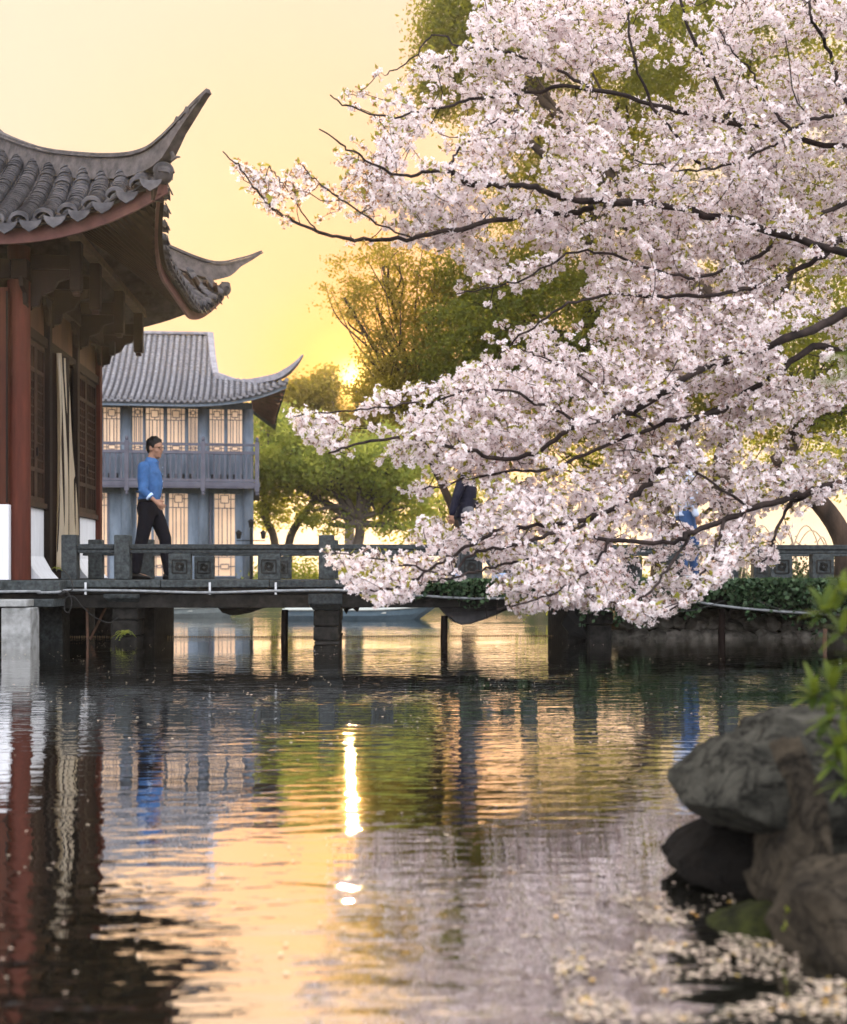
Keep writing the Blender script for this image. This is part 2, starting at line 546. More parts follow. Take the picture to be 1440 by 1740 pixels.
def railing(Y, posts, blocks, x0, x1):
    z0 = CAMZ + (HZ - 940) / F * YN
    z1 = CAMZ + (HZ - 925) / F * YN
    for p in posts: post(p, Y)
    pp = sorted(PX(p, Y) for p in posts)
    ends = [x0] + pp + [x1]
    for a, b in zip(ends[:-1], ends[1:]):
        a2 = a + (.092 if a != x0 else 0)
        b2 = b - (.092 if b != x1 else 0)
        if b2 - a2 < .05: continue
        mb = MB()
        yc = Y + .089
        # rail with a shallow hollow under its lip
        prof = [(-.065, 0), (.065, 0), (.065, .03), (.055, .036), (.075, .05), (.075, z1 - z0), (-.075, z1 - z0), (-.075, .05), (-.055, .036), (-.065, .03)]
        rings = [[(x, yc + q[0], z0 + q[1]) for q in prof] for x in (a2, b2)]
        mb.loft(rings)
        mb.build('handrail', M['stone'], bridge, bevel=.006)
    for bx_ in blocks:
        c = PX(bx_, Y)
        w_ = .128
        b_o = MB().box(c - w_, c + w_, Y + .02, Y + .158, DK + .003, z0 - .006).build('rail_block', M['stone'], bridge, bevel=.01)
        # carved sunken field with scroll relief
        mb = MB()
        zc = (DK + z0) / 2
        yy = Y + .017
        hw, hh = .082, .075
        for (p, q) in (((-hw, -hh), (hw, -hh)), ((hw, -hh), (hw, hh)), ((hw, hh), (-hw, hh)), ((-hw, hh), (-hw, -hh))):
            mb.bar((c + p[0], yy, zc + p[1]), (c + q[0], yy, zc + q[1]), .012, .012, up=(0, 1, 0))
        mb.build('carved_frame', M['stone_dk'], b_o)
        mb = MB()
        for s_ in range(4):
            a0 = s_ * 1.57 + .4
            pts = [(c + .055 * (.3 + .7 * u) * math.cos(a0 + u * 3.6), yy, zc + .055 * (.3 + .7 * u) * math.sin(a0 + u * 3.6)) for u in np.linspace(0, 1, 9)]
            mb.tube(pts, .007, 5)
        mb.build('carved_scroll', M['stone_dk'], b_o)

railing(YN, [117, 207, 555, 901, 1243], [305, 457, 650, 802, 998, 1146, 1330, 1401], PX(103, YN), x_r)
far_posts = [161, 248]
for p in (555, 901, 1243):
    far_posts.append(620 + (p - 620) * YN / YF)
railing(YF, far_posts, [620 + (p - 620) * YN / YF for p in (305, 457, 650, 802, 998, 1146, 1330, 1401)], PX(140, YF), x_r)

def pier(xa, xb, ytop_cap, ycap_bot, xca, xcb):
    z_t, z_b = DK - .16, CAMZ + (HZ - ycap_bot) / F * 13.75
    X0, X1, C0, C1 = PX(xa, 13.85), PX(xb, 13.85), PX(xca, 13.72), PX(xcb, 13.72)
    cap = MB()
    dz = .075
    prof = lambda x0, x1, y0, y1, z: [(x0, y0, z), (x1, y0, z), (x1, y1, z), (x0, y1, z)]
    cap.loft([prof(X0, X1, 13.84, 16.0, z_b), prof(C0, C1, 13.72, 16.1, z_b + dz), prof(C0, C1, 13.72, 16.1, z_t)])
    cap.build('pier_cap', M['stone'], bridge, bevel=.01)
    z = z_b - .003
    while z > -.5:
        hh = rnd.uniform(.17, .25)
        j = rnd.uniform(-.015, .015)
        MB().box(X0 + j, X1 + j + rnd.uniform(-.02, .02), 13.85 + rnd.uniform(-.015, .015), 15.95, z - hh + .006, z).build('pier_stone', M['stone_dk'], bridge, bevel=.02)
        z -= hh
pier(533, 577, 1005, 1037, 524, 582)
pier(190, 236, 1005, 1027, 176, 236)
pier(1003, 1045, 1012, 1037, 995, 1052)
# inner dark pier halves beside the stepped stones
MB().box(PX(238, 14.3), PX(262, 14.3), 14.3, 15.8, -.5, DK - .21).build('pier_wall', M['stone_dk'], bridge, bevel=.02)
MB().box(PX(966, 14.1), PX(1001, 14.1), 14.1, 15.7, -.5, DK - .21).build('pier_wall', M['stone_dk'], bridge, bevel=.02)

# ------------------------------------------------------------------ pavilion
pav = thing('pavilion', 'red columned waterside pavilion with upswept grey tiled eaves', 'pavilion', (-5.0, 15.6, 0))
XW = -3.86                                   # outer face of the side wall
Y0, Y1 = 13.80, 17.80
# plinth and its supports
MB().box(-8.6, PX(103, 13.45), 13.42, 18.6, .60, DK - .004).build('plinth_slab', M['stone'], pav, bevel=.012)
MB().box(-8.6, PX(100, 13.5), 13.50, 18.5, .525, .597).build('plinth_moulding', M['stone_dk'], pav, bevel=.01)
MB().box(-8.6, PX(54, 13.2), 13.0, 13.30, .445, .523).build('plinth_beam', M['concrete'], pav, bevel=.01)
MB().box(-3.99, PX(103, 13.6), 13.302, 18.4, .435, .521).build('plinth_beam', M['stone'], pav, bevel=.01)
for (xa, xb, Y, mm) in ((2, 52, 13.02, 'concrete'), (58, 107, 14.35, 'stone'), (None, None, 15.9, 'stone_dk'), (None, None, 17.4, 'stone_dk')):
    a = PX(xa, Y) if xa else -3.98
    b = PX(xb, Y) if xb else -3.62
    MB().box(a, b, Y, Y + .36, -.6, .435).build('support_pillar', M[mm], pav, bevel=.012)
    MB().box(a - 1.6, b - 1.6, Y + .1, Y + .46, -.6, .435).build('support_pillar', M['stone_dk'], pav, bevel=.012)
# front wall (left edge of the picture)
MB().box(-8.5, PX(15, 13.72), 13.72, 13.86, DK, PZ(10, 857, 13.72)).build('low_wall', M['plaster'], pav, bevel=.006)
MB().box(-8.5, PX(14, 13.76), 13.76, 13.82, PZ(10, 857, 13.72) + .003, 4.05).build('front_panel', M['red'], pav)
MB().box(PX(9, 13.7), PX(11.5, 13.7), 13.725, 13.757, PZ(10, 855, 13.72) + .01, 4.0).build('panel_batten', M['wood'], pav)
# columns
colm = MB()
zc = [DK, DK + .02, DK + .02, 4.5]
cxx, cyy = PX(32.5, 13.93), 13.93
colm.tube([(cxx, cyy, DK), (cxx, cyy, 2.2), (cxx, cyy, 4.55)], [.133, .131, .126], 24)
colm.build('column', M['red'], pav, smooth=False)
POSTS = [14.93, 16.36, 17.74]
for yy in POSTS:
    MB().box(XW - .13, XW + .002, yy - .065, yy + .065, DK, 4.55).build('wall_post', M['red' if yy > 17 else 'wood'], pav, bevel=.008)
ZS, ZT = 1.585, 3.56                          # sill and head of the windows
def side_window(ya, yb):
    xw = XW - .07
    # white dado that flares out at its foot, as a thick apron
    prof = [(xw, ZS), (xw, DK + .28), (xw + .10, DK + .10), (xw + .18, DK + .012), (xw - .06, DK + .012), (xw - .06, ZS)]
    MB().loft([[(p, ya, z) for p, z in prof], [(p, yb, z) for p, z in prof]]).build('flared_dado', M['plaster'], pav)
    MB().box(xw - .05, xw + .045, ya, yb, ZS + .003, ZS + .07).build('window_sill', M['wood2'], pav, bevel=.006)
    n = 2
    wl = (yb - ya) / n
    for i in range(n):
        a, b = ya + wl * i + .006, ya + wl * (i + 1) - .006
        fr = MB()
        z0, z1 = ZS + .075, ZT
        for (q0, q1, r0, r1) in ((a, a + .05, z0, z1), (b - .05, b, z0, z1), (a + .051, b - .051, z0, z0 + .06), (a + .051, b - .051, z1 - .06, z1),
                                 (a + .051, b - .051, z0 + .36, z0 + .41), (a + .051, b - .051, z1 - .36, z1 - .31)):
            fr.box(xw - .045, xw + .012, q0, q1, r0, r1)
        f = fr.build('window_leaf', M['wood2'], pav)
        lt = MB()
        zz0, zz1 = z0 + .41, z1 - .36
        for u in (.2, .4, .6, .8):
            y = a + .05 + (b - a - .1) * u
            lt.box(xw - .03, xw + .004, y - .009, y + .009, zz0, zz1)
            lt.box(xw - .03, xw + .004, y - .009, y + .009, z0 + .06, z0 + .36)
            lt.box(xw - .03, xw + .004, y - .009, y + .009, z1 - .31, z1 - .06)
        nz_ = 11
        for v in range(1, nz_):
            z = zz0 + (zz1 - zz0) * v / nz_
            off = .0 if v % 2 else .001
            for u in ((.1, .3), (.5, .7), (.9, .9)) if v % 2 else ((.3, .5), (.7, .9)):
                ya_, yb_ = a + .05 + (b - a - .1) * (u[0] - .1), a + .05 + (b - a - .1) * min(u[1] + .1, 1)
                lt.box(xw - .028, xw + .0015, ya_, yb_, z - .008, z + .008)
        lt.build('lattice', M['wood2'], f)
        MB().box(xw - .06, xw - .05, a, b, z0, z1).build('dark_pane', M['black'], f)
        for yb2 in (a + .025,):
            MB().box(xw + .0135, xw + .03, yb2 - .015, yb2 + .015, z0 + .55, z0 + .65).build('hinge', M['black'], f)
    MB().box(xw - .05, xw + .05, ya, yb, ZT + .004, ZT + .12).build('head_rail', M['wood'], pav, bevel=.006)
    MB().box(xw - .03, xw + .0, ya, yb, ZT + .124, 4.15).build('transom_board', M['board'], pav)
side_window(cyy + .135, POSTS[0] - .067)
side_window(POSTS[1] + .067, POSTS[2] - .067)
# doorway bay
ya, yb = POSTS[0] + .067, POSTS[1] - .067
MB().box(XW - .12, XW - .02, ya, yb, ZT + .004, ZT + .12).build('head_rail', M['wood'], pav, bevel=.006)
MB().box(XW - .10, XW - .07, ya, yb, ZT + .124, 4.15).build('transom_board', M['board'], pav)
for (y0_, ang) in ((ya + .02, 18), (yb - .02, -14)):
    dv = Vector((math.sin(R(ang)), math.cos(R(ang)) * (1 if ang > 0 else -1), 0)) * .42
    if ang < 0: dv.x = math.sin(R(14)) * .42
    a = Vector((XW - .06, y0_, DK + .02)); b = a + dv
    lf = MB().prism([a, b, b + Vector((0, 0, ZT - DK - .03)), a + Vector((0, 0, ZT - DK - .03))], (.035, 0, 0)).build('door_leaf', M['wood'], pav, bevel=.004)
M['film'] = mat('plastic_film', (.62, .54, .40), (.45, .39, .30), .22, 9, stretch=(1, 1, .2), spec=.7, transl=.45, tcol=(.75, .62, .42), bump=.5, bscale=26, bdist=.01)
cu = MB()
rings = []
for i in range(30):
    v = i / 29
    z = ZT - .02 - v * (ZT - DK - .12)
    y_lo = ya + .07 + .05 * math.sin(v * 3)
    wd = .52 + .62 * v ** 1.6
    row = []
    for q in range(41):
        u = q / 40
        ripple = .035 * math.sin(u * 44 + 2 * v) * (1 - .55 * v) + .02 * math.sin(u * 17 + v * 5)
        row.append((XW + .03 + ripple + .07 * v * math.sin(u * 3.1), y_lo + wd * u, z + .02 * math.sin(u * 9)))
    rings.append(row)
cu.loft(rings, cap=False, closed=False)
cu_o = cu.build('curtain', M['film'], pav, smooth=True, label='translucent plastic film curtain tied across the doorway')
sd = cu_o.modifiers.new('thick', 'SOLIDIFY'); sd.thickness = .003
# back, inner and floor planes so that the room is a room
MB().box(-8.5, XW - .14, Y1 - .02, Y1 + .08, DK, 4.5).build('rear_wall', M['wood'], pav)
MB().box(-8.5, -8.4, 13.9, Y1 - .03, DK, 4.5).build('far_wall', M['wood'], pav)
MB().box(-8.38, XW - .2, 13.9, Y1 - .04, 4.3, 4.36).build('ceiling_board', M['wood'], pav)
# wall plate and cantilever brackets
MB().box(XW - .15, XW + .03, 13.78, Y1 + .1, 4.155, 4.38).build('wall_beam', M['wood'], pav, bevel=.01)
MB().box(-8.5, XW - .16, 13.78, 13.95, 4.155, 4.38).build('wall_beam', M['wood'], pav, bevel=.01)
for i, yy in enumerate([cyy + .02] + POSTS):
    xt = -3.25
    MB().box(XW + .034, xt, yy - .05, yy + .05, 4.30, 4.46).build('bracket_arm', M['wood'], pav, bevel=.008)
    hp = MB().box(xt - .13, xt - .003, yy - .066, yy + .066, 4.05, 4.62).build('hanging_post', M['wood'], pav, bevel=.012)
    MB().box(xt - .105, xt - .028, yy - .041, yy + .041, 4.0, 4.047).build('pendant', M['wood2'], hp, bevel=.012)
    # curved brace under the arm
    pts = [(XW + .04, 3.86), (XW + .12, 3.88), (XW + .15, 4.0), (XW + .28, 4.06), (XW + .34, 4.16), (XW + .46, 4.2), (XW + .47, 4.296), (XW + .04, 4.296)]
    MB().prism([(p, yy - .03, z) for p, z in pts], (0, .06, 0)).build('curved_brace', M['wood'], pav, bevel=.006)
    for sgn in (-1, 1):
        pts = [(yy + sgn * .07, 3.84), (yy + sgn * .13, 3.88), (yy + sgn * .16, 4.0), (yy + sgn * .28, 4.05), (yy + sgn * .32, 4.15), (yy + sgn * .07, 4.15)]
        MB().prism([(XW - .03, p, z) for p, z in pts], (.05, 0, 0)).build('curved_brace', M['wood'], pav, bevel=.006)
MB().box(-3.385, -3.25, 13.2, 18.2, 4.625, 4.73).build('eave_purlin', M['purlin'], pav, bevel=.01)
MB().box(-8.5, -3.40, 13.32, 13.44, 4.625, 4.73).build('eave_purlin', M['purlin'], pav, bevel=.01)
for xx in (-4.6, -5.9, -7.2):
    MB().box(xx - .07, xx + .07, 13.32, 13.76, 4.28, 4.46).build('bracket_arm', M['wood'], pav, bevel=.008)
    MB().box(xx - .066, xx + .066, 13.30, 13.43, 4.05, 4.62).build('hanging_post', M['wood'], pav, bevel=.012)

# ---- roof
CN, CF = Vector((-2.10, 12.80)), Vector((-2.10, 18.40))
SMAX = 2.8
def flare(s, L=1.9): return max(0.0, 1 - s / L) ** 2
def z_hip(s): return 5.04 + .25 * s + .07 * s * s
def z_hipf(s): return 5.16 + .19 * s + .08 * s * s
def front_sec(X):                              # eave point and top point of a front tile column
    s = CN.x - X
    e = Vector((X, 13.05 - .25 * flare(s), 4.57 + .50 * flare(s)))
    if s < SMAX: t = Vector((X, CN.y + s, z_hip(s)))
    else: t = Vector((X, CN.y + SMAX, z_hip(SMAX)))
    return e, t
def side_sec(Y):
    s = Y - CN.y; sf = CF.y - Y
    q = flare(s); qf = flare(sf)
    e = Vector((CN.x - .27 + .27 * max(q, qf), Y, 4.50 + .54 * q + .66 * qf))
    if s <= sf: t = Vector((CN.x - s, Y, z_hip(s)))
    else: t = Vector((CF.x - sf, Y, z_hipf(sf)))
    return e, t
def sag(e, t, u, k=.10):
    p = e.lerp(t, u)
    p.z -= k * math.sin(math.pi * u) * min(1, (t - e).length)
    return p

def tile_column(e, t, side, name='tile_row', pitch=.060, r=.092, parent=None, mt='tile'):
    L = (t - e).length
    n = max(2, int(L / pitch))
    mb = MB()
    for i in range(n):
        u0, u1 = i / n, min(1.0, (i + 1.35) / n)
        p0, p1 = sag(e, t, u0), sag(e, t, u1)
        d = (p1 - p0).normalized()
        up = side.cross(d).normalized()
        if up.z < 0: up = -up
        j = rnd.uniform(-.006, .006)
        tilt = .016
        rings = []
        for p, lift in ((p0, tilt), (p1, 0.0)):
            ring = []
            for a in range(7):
                th = math.pi * a / 6
                ring.append(p + side * (math.cos(th) * (r + j * .5)) + up * (.02 + math.sin(th) * r * .82 + lift + j))
            for a in range(6, -1, -1):
                th = math.pi * a / 6
                ring.append(p + side * (math.cos(th) * (r - .016)) + up * (.006 + math.sin(th) * (r - .016) * .82 + lift + j))
            rings.append(ring)
        mb.loft(rings)
    return mb.build(name, M[mt], parent)

def trough(e0, t0, e1, t1, parent, mt='tile'):
    """concave run of pan tiles between two columns"""
    L = (t0 - e0).length
    n = max(2, int(L / .075))
    mb = MB()
    for i in range(n):
        rows = []
        for u, lift in ((i / n, .010), (min(1, (i + 1.3) / n), 0)):
            a, b = sag(e0, t0, u), sag(e1, t1, u)
            row = []
            for q in range(6):
                w_ = q / 5
                p = a.lerp(b, w_)
                p.z += lift - .03 * math.sin(math.pi * w_) + .012
                row.append(p)
            for q in range(5, -1, -1):
                w_ = q / 5
                p = a.lerp(b, w_)
                p.z += lift - .03 * math.sin(math.pi * w_) - .004
                row.append(p)
            rows.append(row)
        mb.loft(rows)
    return mb.build('pan_row', M[mt], parent)

def drip_tile(p, side, out_, parent, r=.122, mt='tile', dz=.15):
    """pointed shield hanging under a trough"""
    mb = MB()
    prof = []
    for a in np.linspace(0, math.pi, 11):
        prof.append((math.cos(a) * r, -.035 * math.sin(a) + .012))
    low = [(-r * .9, -.05), (-r * .6, -dz * .72), (-r * .25, -dz * .92), (0, -dz * 1.08), (r * .25, -dz * .92), (r * .6, -dz * .72), (r * .9, -.05)]
    poly = prof + low
    dn = (Vector((0, 0, 1)) + out_ * -.25).normalized()
    pts = [p + side * a + dn * b + out_ * (.02 - b * .15) for a, b in poly]
    mb.prism(pts, out_ * .016)
    return mb.build('drip_tile', M[mt], parent, bevel=.004)

def cap_tile(p, side, out_, up, parent, r=.106, mt='tile'):
    mb = MB()
    rings = []
    for d_, rr, lift in ((-.07, r, .016), (.03, r * 1.04, .010), (.055, r * 1.04, -.008)):
        ring = []
        for a in range(9):
            th = math.pi * a / 8
            ring.append(p + out_ * d_ + side * (math.cos(th) * rr) + Vector((0, 0, 1)) * (.012 + math.sin(th) * rr * .85 + lift))
        for a in range(8, -1, -1):
            th = math.pi * a / 8
            ring.append(p + out_ * d_ + side * (math.cos(th) * (rr - .024)) + Vector((0, 0, 1)) * (-.004 + math.sin(th) * (rr - .024) * .85 + lift))
        rings.append(ring)
    mb.loft(rings)
    return mb.build('eave_cap_tile', M[mt], parent)

TP = .262
roof = None
# roof deck (board) under the tiles doubles as the soffit
def deck(secs, name, thick=.035):
    mb = MB()
    rings = []
    for e, t in secs:
        top = [sag(e, t, u) + Vector((0, 0, -.03)) for u in np.linspace(0, 1, 9)]
        bot = [p + Vector((0, 0, -thick)) for p in top[::-1]]
        rings.append(top + bot)
    mb.loft(rings)
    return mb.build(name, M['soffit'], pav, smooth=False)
fx = [CN.x - .03 - TP * i for i in range(28)]
d_front = deck([front_sec(x) for x in np.linspace(CN.x - .005, -8.5, 60)], 'roof_deck')
sy = list(np.linspace(CN.y + .03, CF.y - .03, 22))
d_side = deck([side_sec(y) for y in np.linspace(CN.y + .005, CF.y - .005, 60)], 'roof_deck')
# back slope, plain boards and tiles' underlay
mb = MB()
rings = []
for X in np.linspace(CF.x - .005, -8.5, 40):
    s = CF.x - X
    e = Vector((X, 18.15 + .25 * flare(s), 4.5 + .66 * flare(s)))
    t = Vector((X, CF.y - min(s, SMAX), z_hipf(min(s, SMAX))))
    top = [sag(e, t, u) for u in np.linspace(0, 1, 7)]
    rings.append(top + [p + Vector((0, 0, -.07)) for p in top[::-1]])
mb.loft(rings)
mb.build('rear_slope', M['tile'], pav)

sx_, sy_ = Vector((1, 0, 0)), Vector((0, 1, 0))
for i, X in enumerate(fx):
    e, t = front_sec(X)
    if (t - e).length > .22:
        tile_column(e, t, sx_, parent=pav)
    cap_tile(e, sx_, Vector((0, -1, 0)), None, pav)
    Xm = X - TP / 2
    em, tm = front_sec(Xm)
    e2, t2 = front_sec(X - TP)
    trough(e, t, e2, t2, pav)
    drip_tile(em + Vector((0, -.03, .0)), sx_, Vector((0, -1, 0)), pav)
for i, Y in enumerate(sy):
    e, t = side_sec(Y)
    if (t - e).length > .22:
        tile_column(e, t, sy_, parent=pav)
    cap_tile(e, sy_, Vector((1, 0, 0)), None, pav)
    if i < len(sy) - 1:
        e2, t2 = side_sec(sy[i + 1])
        trough(e, t, e2, t2, pav)
        em, tm = side_sec((Y + sy[i + 1]) / 2)
        drip_tile(em + Vector((.02, 0, 0)), sy_, Vector((1, 0, 0)), pav, dz=.075)
# fascia boards follow the eaves just under the drip tiles
def fascia(secs, out_, name='fascia_board', h=.17):
    mb = MB()
    rings = []
    for e, t in secs:
        p = e + out_ * -.05 + Vector((0, 0, -.04))
        rings.append([p, p + Vector((0, 0, -h)), p + Vector((0, 0, -h)) - out_ * .035, p - out_ * .035])
    mb.loft(rings)
    return mb.build(name, M['fascia'], pav)
fascia([front_sec(x) for x in np.linspace(CN.x + .0, -8.5, 60)], Vector((0, -1, 0)))
fascia([side_sec(y) for y in np.linspace(CN.y + .05, CF.y, 60)], Vector((1, 0, 0)), h=.12)
# rafters
for Y in np.arange(CN.y + .12, CF.y - .05, .145):
    e, t = side_sec(Y)
    s = min(Y - CN.y, CF.y - Y)
    up_ = Vector((0, 0, -.09))
    # rafters fan towards the corner
    u1 = min(1, 1.55 / max(.3, (t - e).length))
    yaw_ = .55 * flare(s, 1.5) * (1 if Y < 15.6 else -1)
    p0 = e + Vector((-.09, 0, -.105))
    p1 = sag(e, t, u1, .1) + Vector((0, yaw_, -.10))
    if p1.x < -3.9: p1 = p0.lerp(p1, (p0.x + 3.9) / (p0.x - p1.x))
    MB().bar(p0, p1, .055, .06).build('rafter', M['rafter'], pav)
for X in np.arange(CN.x - .15, -5.2, -.16):
    e, t = front_sec(X)
    p0 = e + Vector((0, .09, -.105)); p1 = e.lerp(t, min(1, .9 / (t - e).length)) + Vector((-.3 * flare(CN.x - X, 1.5), 0, -.13))
    MB().bar(p0, p1, .055, .06).build('rafter', M['rafter'], pav)
# hip rafters under the corners
for c0, sgn, zf in ((CN, 1, z_hip), (CF, -1, z_hipf)):
    pts = [Vector((c0.x - s, c0.y + sgn * s, zf(s) - .20)) for s in (.10, .8, 1.5, 1.9)]
    for a, b in zip(pts[:-1], pts[1:]):
        MB().bar(a, b, .12, .16).build('hip_rafter', M['wood2'], pav)

def hip_ridge(path, heights, widths, nm='hip_ridge'):
    pts = catmull(path, 46)
    m = len(pts)
    def ip(arr, t):
        k = t * (len(arr) - 1); i = min(int(k), len(arr) - 2); return arr[i] + (arr[i + 1] - arr[i]) * (k - i)
    body, cap1, cap2 = MB(), MB(), MB()
    rb, r1, r2 = [], [], []
    for i, p in enumerate(pts):
        t = i / (m - 1)
        d = (pts[min(i + 1, m - 1)] - pts[max(i - 1, 0)]).normalized()
        sd_ = d.cross(Vector((0, 0, 1))).normalized()
        up = sd_.cross(d).normalized()
        h, w_ = ip(heights, t), ip(widths, t)
        rb.append([p + sd_ * w_ * .42 - up * .034, p + sd_ * w_ * .5 - up * h * .6, p + sd_ * w_ * .55 - up * h, p - sd_ * w_ * .55 - up * h, p - sd_ * w_ * .5 - up * h * .6, p - sd_ * w_ * .42 - up * .034])
        for rr, ww, z0, z1 in ((r1, .62, .052, .030), (r2, .5, .026, .0)):
            rr.append([p + sd_ * w_ * ww - up * z0, p + sd_ * w_ * ww - up * (z1 + .006), p + sd_ * w_ * (ww - .1) - up * z1, p - sd_ * w_ * (ww - .1) - up * z1, p - sd_ * w_ * ww - up * (z1 + .006), p - sd_ * w_ * ww - up * z0])
    o = body.loft(rb).build(nm, M['ridge'], pav)
    cap1.loft(r1).build('ridge_moulding', M['ridge'], o)
    cap2.loft(r2).build('ridge_moulding', M['ridge'], o)
    return o
def hp(c0, sgn, s, z): return Vector((c0.x - s, c0.y + sgn * s, z))
near_path = [hp(CN, 1, s, z) for s, z in ((2.8, 6.66), (2.5, 6.38), (1.75, 5.92), (1.07, 5.62), (.55, 5.44), (.24, 5.39), (.05, 5.44), (-.145, 5.55), (-.36, 5.68), (-.50, 5.755))]
ro = hip_ridge(near_path, [.36, .33, .31, .30, .28, .27, .26, .15, .085, .045], [.17, .17, .17, .17, .16, .15, .13, .10, .08, .055])
far_path = [hp(CF, -1, s, z) for s, z in ((2.8, 6.66), (2.0, 6.05), (1.2, 5.72), (.6, 5.56), (.25, 5.52), (.05, 5.57), (-.12, 5.66), (-.3, 5.76), (-.47, 5.88))]
hip_ridge(far_path, [.36, .33, .31, .30, .28, .24, .14, .085, .045], [.17, .17, .17, .16, .15, .13, .10, .08, .055])
# main ridge running left from the hips
MB().box(-8.5, CN.x - SMAX, 15.5, 15.7, 6.32, 6.70).build('main_ridge', M['ridge'], pav, bevel=.02)
# curled ornament below the horn, stepped corbels on the horn
c = hp(CN, 1, -.03, 5.20)
pts = [c + Vector((.10 * math.cos(a) * (1 - i * .05), -.10 * math.cos(a) * (1 - i * .05), .07 * math.sin(a))) * .8 for i, a in enumerate(np.linspace(3.6, -.6, 10))]
pts += [pts[-1] + Vector((.06, -.06, .015)), pts[-1] + Vector((.1, -.1, .0))]
MB().tube(pts, [.022] * 8 + [.02, .018, .014, .008], 8).build('curled_finial', M['ridge'], ro, smooth=True)
for s, z, h in ((-.17, 5.50, .12), (-.28, 5.57, .09)):
    p = hp(CN, 1, s, z)
    MB().bar(p + Vector((.0, 0, -.0)), p + Vector((.03, -.03, .045)), .11, h).build('horn_band', M['ridge'], ro, bevel=.006)
for c0, sgn, zz in ((CN, 1, 5.03), (CF, -1, 5.12)):
    p = hp(c0, sgn, -.02, zz)
    MB().ell(p + Vector((-.06, sgn * .06, .02)), (.105, .105, .10), 14, 10).build('corner_tile', M['tile'], pav, smooth=True)
# lamp under the eave corner and its arm
lp = P(190, 592, 17.4)
MB().box(lp.x - .03, lp.x + .05, lp.y - .04, lp.y + .04, lp.z - .1, lp.z + .1).build('floodlight', M['black'], pav, bevel=.01)
MB().tube([lp + Vector((-.3, 0, .05)), lp + Vector((-.1, 0, .05)), lp + Vector((0, 0, .03))], .02, 6).build('lamp_arm', M['black'], pav)

# ------------------------------------------------------------------ grey two-storey hall across the pond
BY = 37.0
bx0 = P(430, 985, BY)
hall = thing('lakeside_hall', 'blue grey two storey hall with lattice windows glowing like reflected sky and tiled roof', 'building', (bx0.x, BY, .55), R(5.2))
S = BY / F * 1.0
def hx(px): return (px - 430) * S            # photo column on the front wall -> local x
def hz(py): return (HZ - py) * S + CAMZ - .55 # photo row -> local z
def hb(name, m, x0, x1, y0, y1, z0, z1, parent=None, bevel=.0):
    return MB().box(x0, x1, y0, y1, z0, z1).build(name, M[m], parent or hall, bevel=bevel, local=True)
XL = hx(-40)
ZF = hz(824)                                  # upper floor
ZE = hz(693)                                  # eave
hb('plinth', 'stone', XL, .5, -1.2, 6.5, -.35, .02, bevel=.02)
hb('side_wall', 'grey_wood', -.10, -.02, .12, 6.0, .02, ZE + .1)
hb('rear_wall', 'grey_wood', XL, -.02, 6.0, 6.1, .02, ZE + .1)
hb('upper_floor', 'grey_rail', XL, .22, -.75, 6.0, ZF - .14, ZF, bevel=.01)
hb('floor_beam', 'grey_wood', XL, -.02, -.02, .14, ZF - .30, ZF - .145, bevel=.01)
hb('eave_beam', 'grey_wood', XL, -.02, -.06, .16, ZE - .09, ZE + .12, bevel=.01)
cols = [-30, 96, 222, 348, 422]
for c in cols:
    x = hx(c)
    MB().tube([(x, 0, .02), (x, 0, ZE - .09)], .165, 16).build('column', M['grey_wood'], hall, local=True, smooth=True)
    MB().tube([(x, 0, .02), (x, 0, .10), (x, 0, .16)], [.26, .26, .19], 16).build('column_base', M['stone'], hall, local=True, smooth=True)

def lat_window(xa, xb, z0, z1, kind_):
    """pane with emitted sky reflection in a frame with geometric lattice"""
    a, b = hx(xa), hx(xb)
    fr = MB()
    t_ = .035
    yf = .05
    for q in ((a - t_, a, z0 - t_, z1 + t_), (b, b + t_, z0 - t_, z1 + t_), (a, b, z0 - t_, z0), (a, b, z1, z1 + t_)):
        fr.box(q[0], q[1], yf - .03, yf + .05, q[2], q[3])
    w_ = fr.build('window', M['grey_wood'], hall, local=True)
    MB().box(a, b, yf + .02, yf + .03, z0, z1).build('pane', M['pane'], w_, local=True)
    lt = MB()
    cx_ = (a + b) / 2
    W_, H_ = b - a, z1 - z0
    y0, y1 = yf - .005, yf + .018
    th = .011
    def v(x, za, zb): lt.box(x - th, x + th, y0, y1, za, zb)
    def h(xa_, xb_, z): lt.box(xa_, xb_, y0 + .002, y1 - .002, z - th, z + th)
    sq = min(.12, W_ * .2)
    zt = z1 - .06 * H_ - sq
    # small square high up, tied to the frame; long uprights below; a second square at the foot
    v(cx_ - sq, zt - sq, zt + sq); v(cx_ + sq, zt - sq, zt + sq); h(cx_ - sq, cx_ + sq, zt + sq); h(cx_ - sq, cx_ + sq, zt - sq)
    h(a, cx_ - sq, zt); h(cx_ + sq, b, zt); v(cx_, zt + sq, z1)
    zr = zt - sq - .10 * H_ * .6
    v(cx_, zr, zt - sq); h(a, b, zr)
    zl = z0 + .22 * H_
    u3 = W_ * .30
    for x in (cx_ - u3, cx_ + u3): v(x, z0, z1)
    v(cx_ - u3 * .42, zl, zr); v(cx_ + u3 * .42, zl, zr)
    h(a, b, zl)
    zs = z0 + .11 * H_
    v(cx_ - sq, zs - sq * .6, zs + sq * .6); v(cx_ + sq, zs - sq * .6, zs + sq * .6); h(cx_ - sq, cx_ + sq, zs + sq * .6); h(cx_ - sq, cx_ + sq, zs - sq * .6)
    h(a, cx_ - sq, zs); h(cx_ + sq, b, zs)
    lt.build('lattice', M['grey_rail'], w_, local=True)

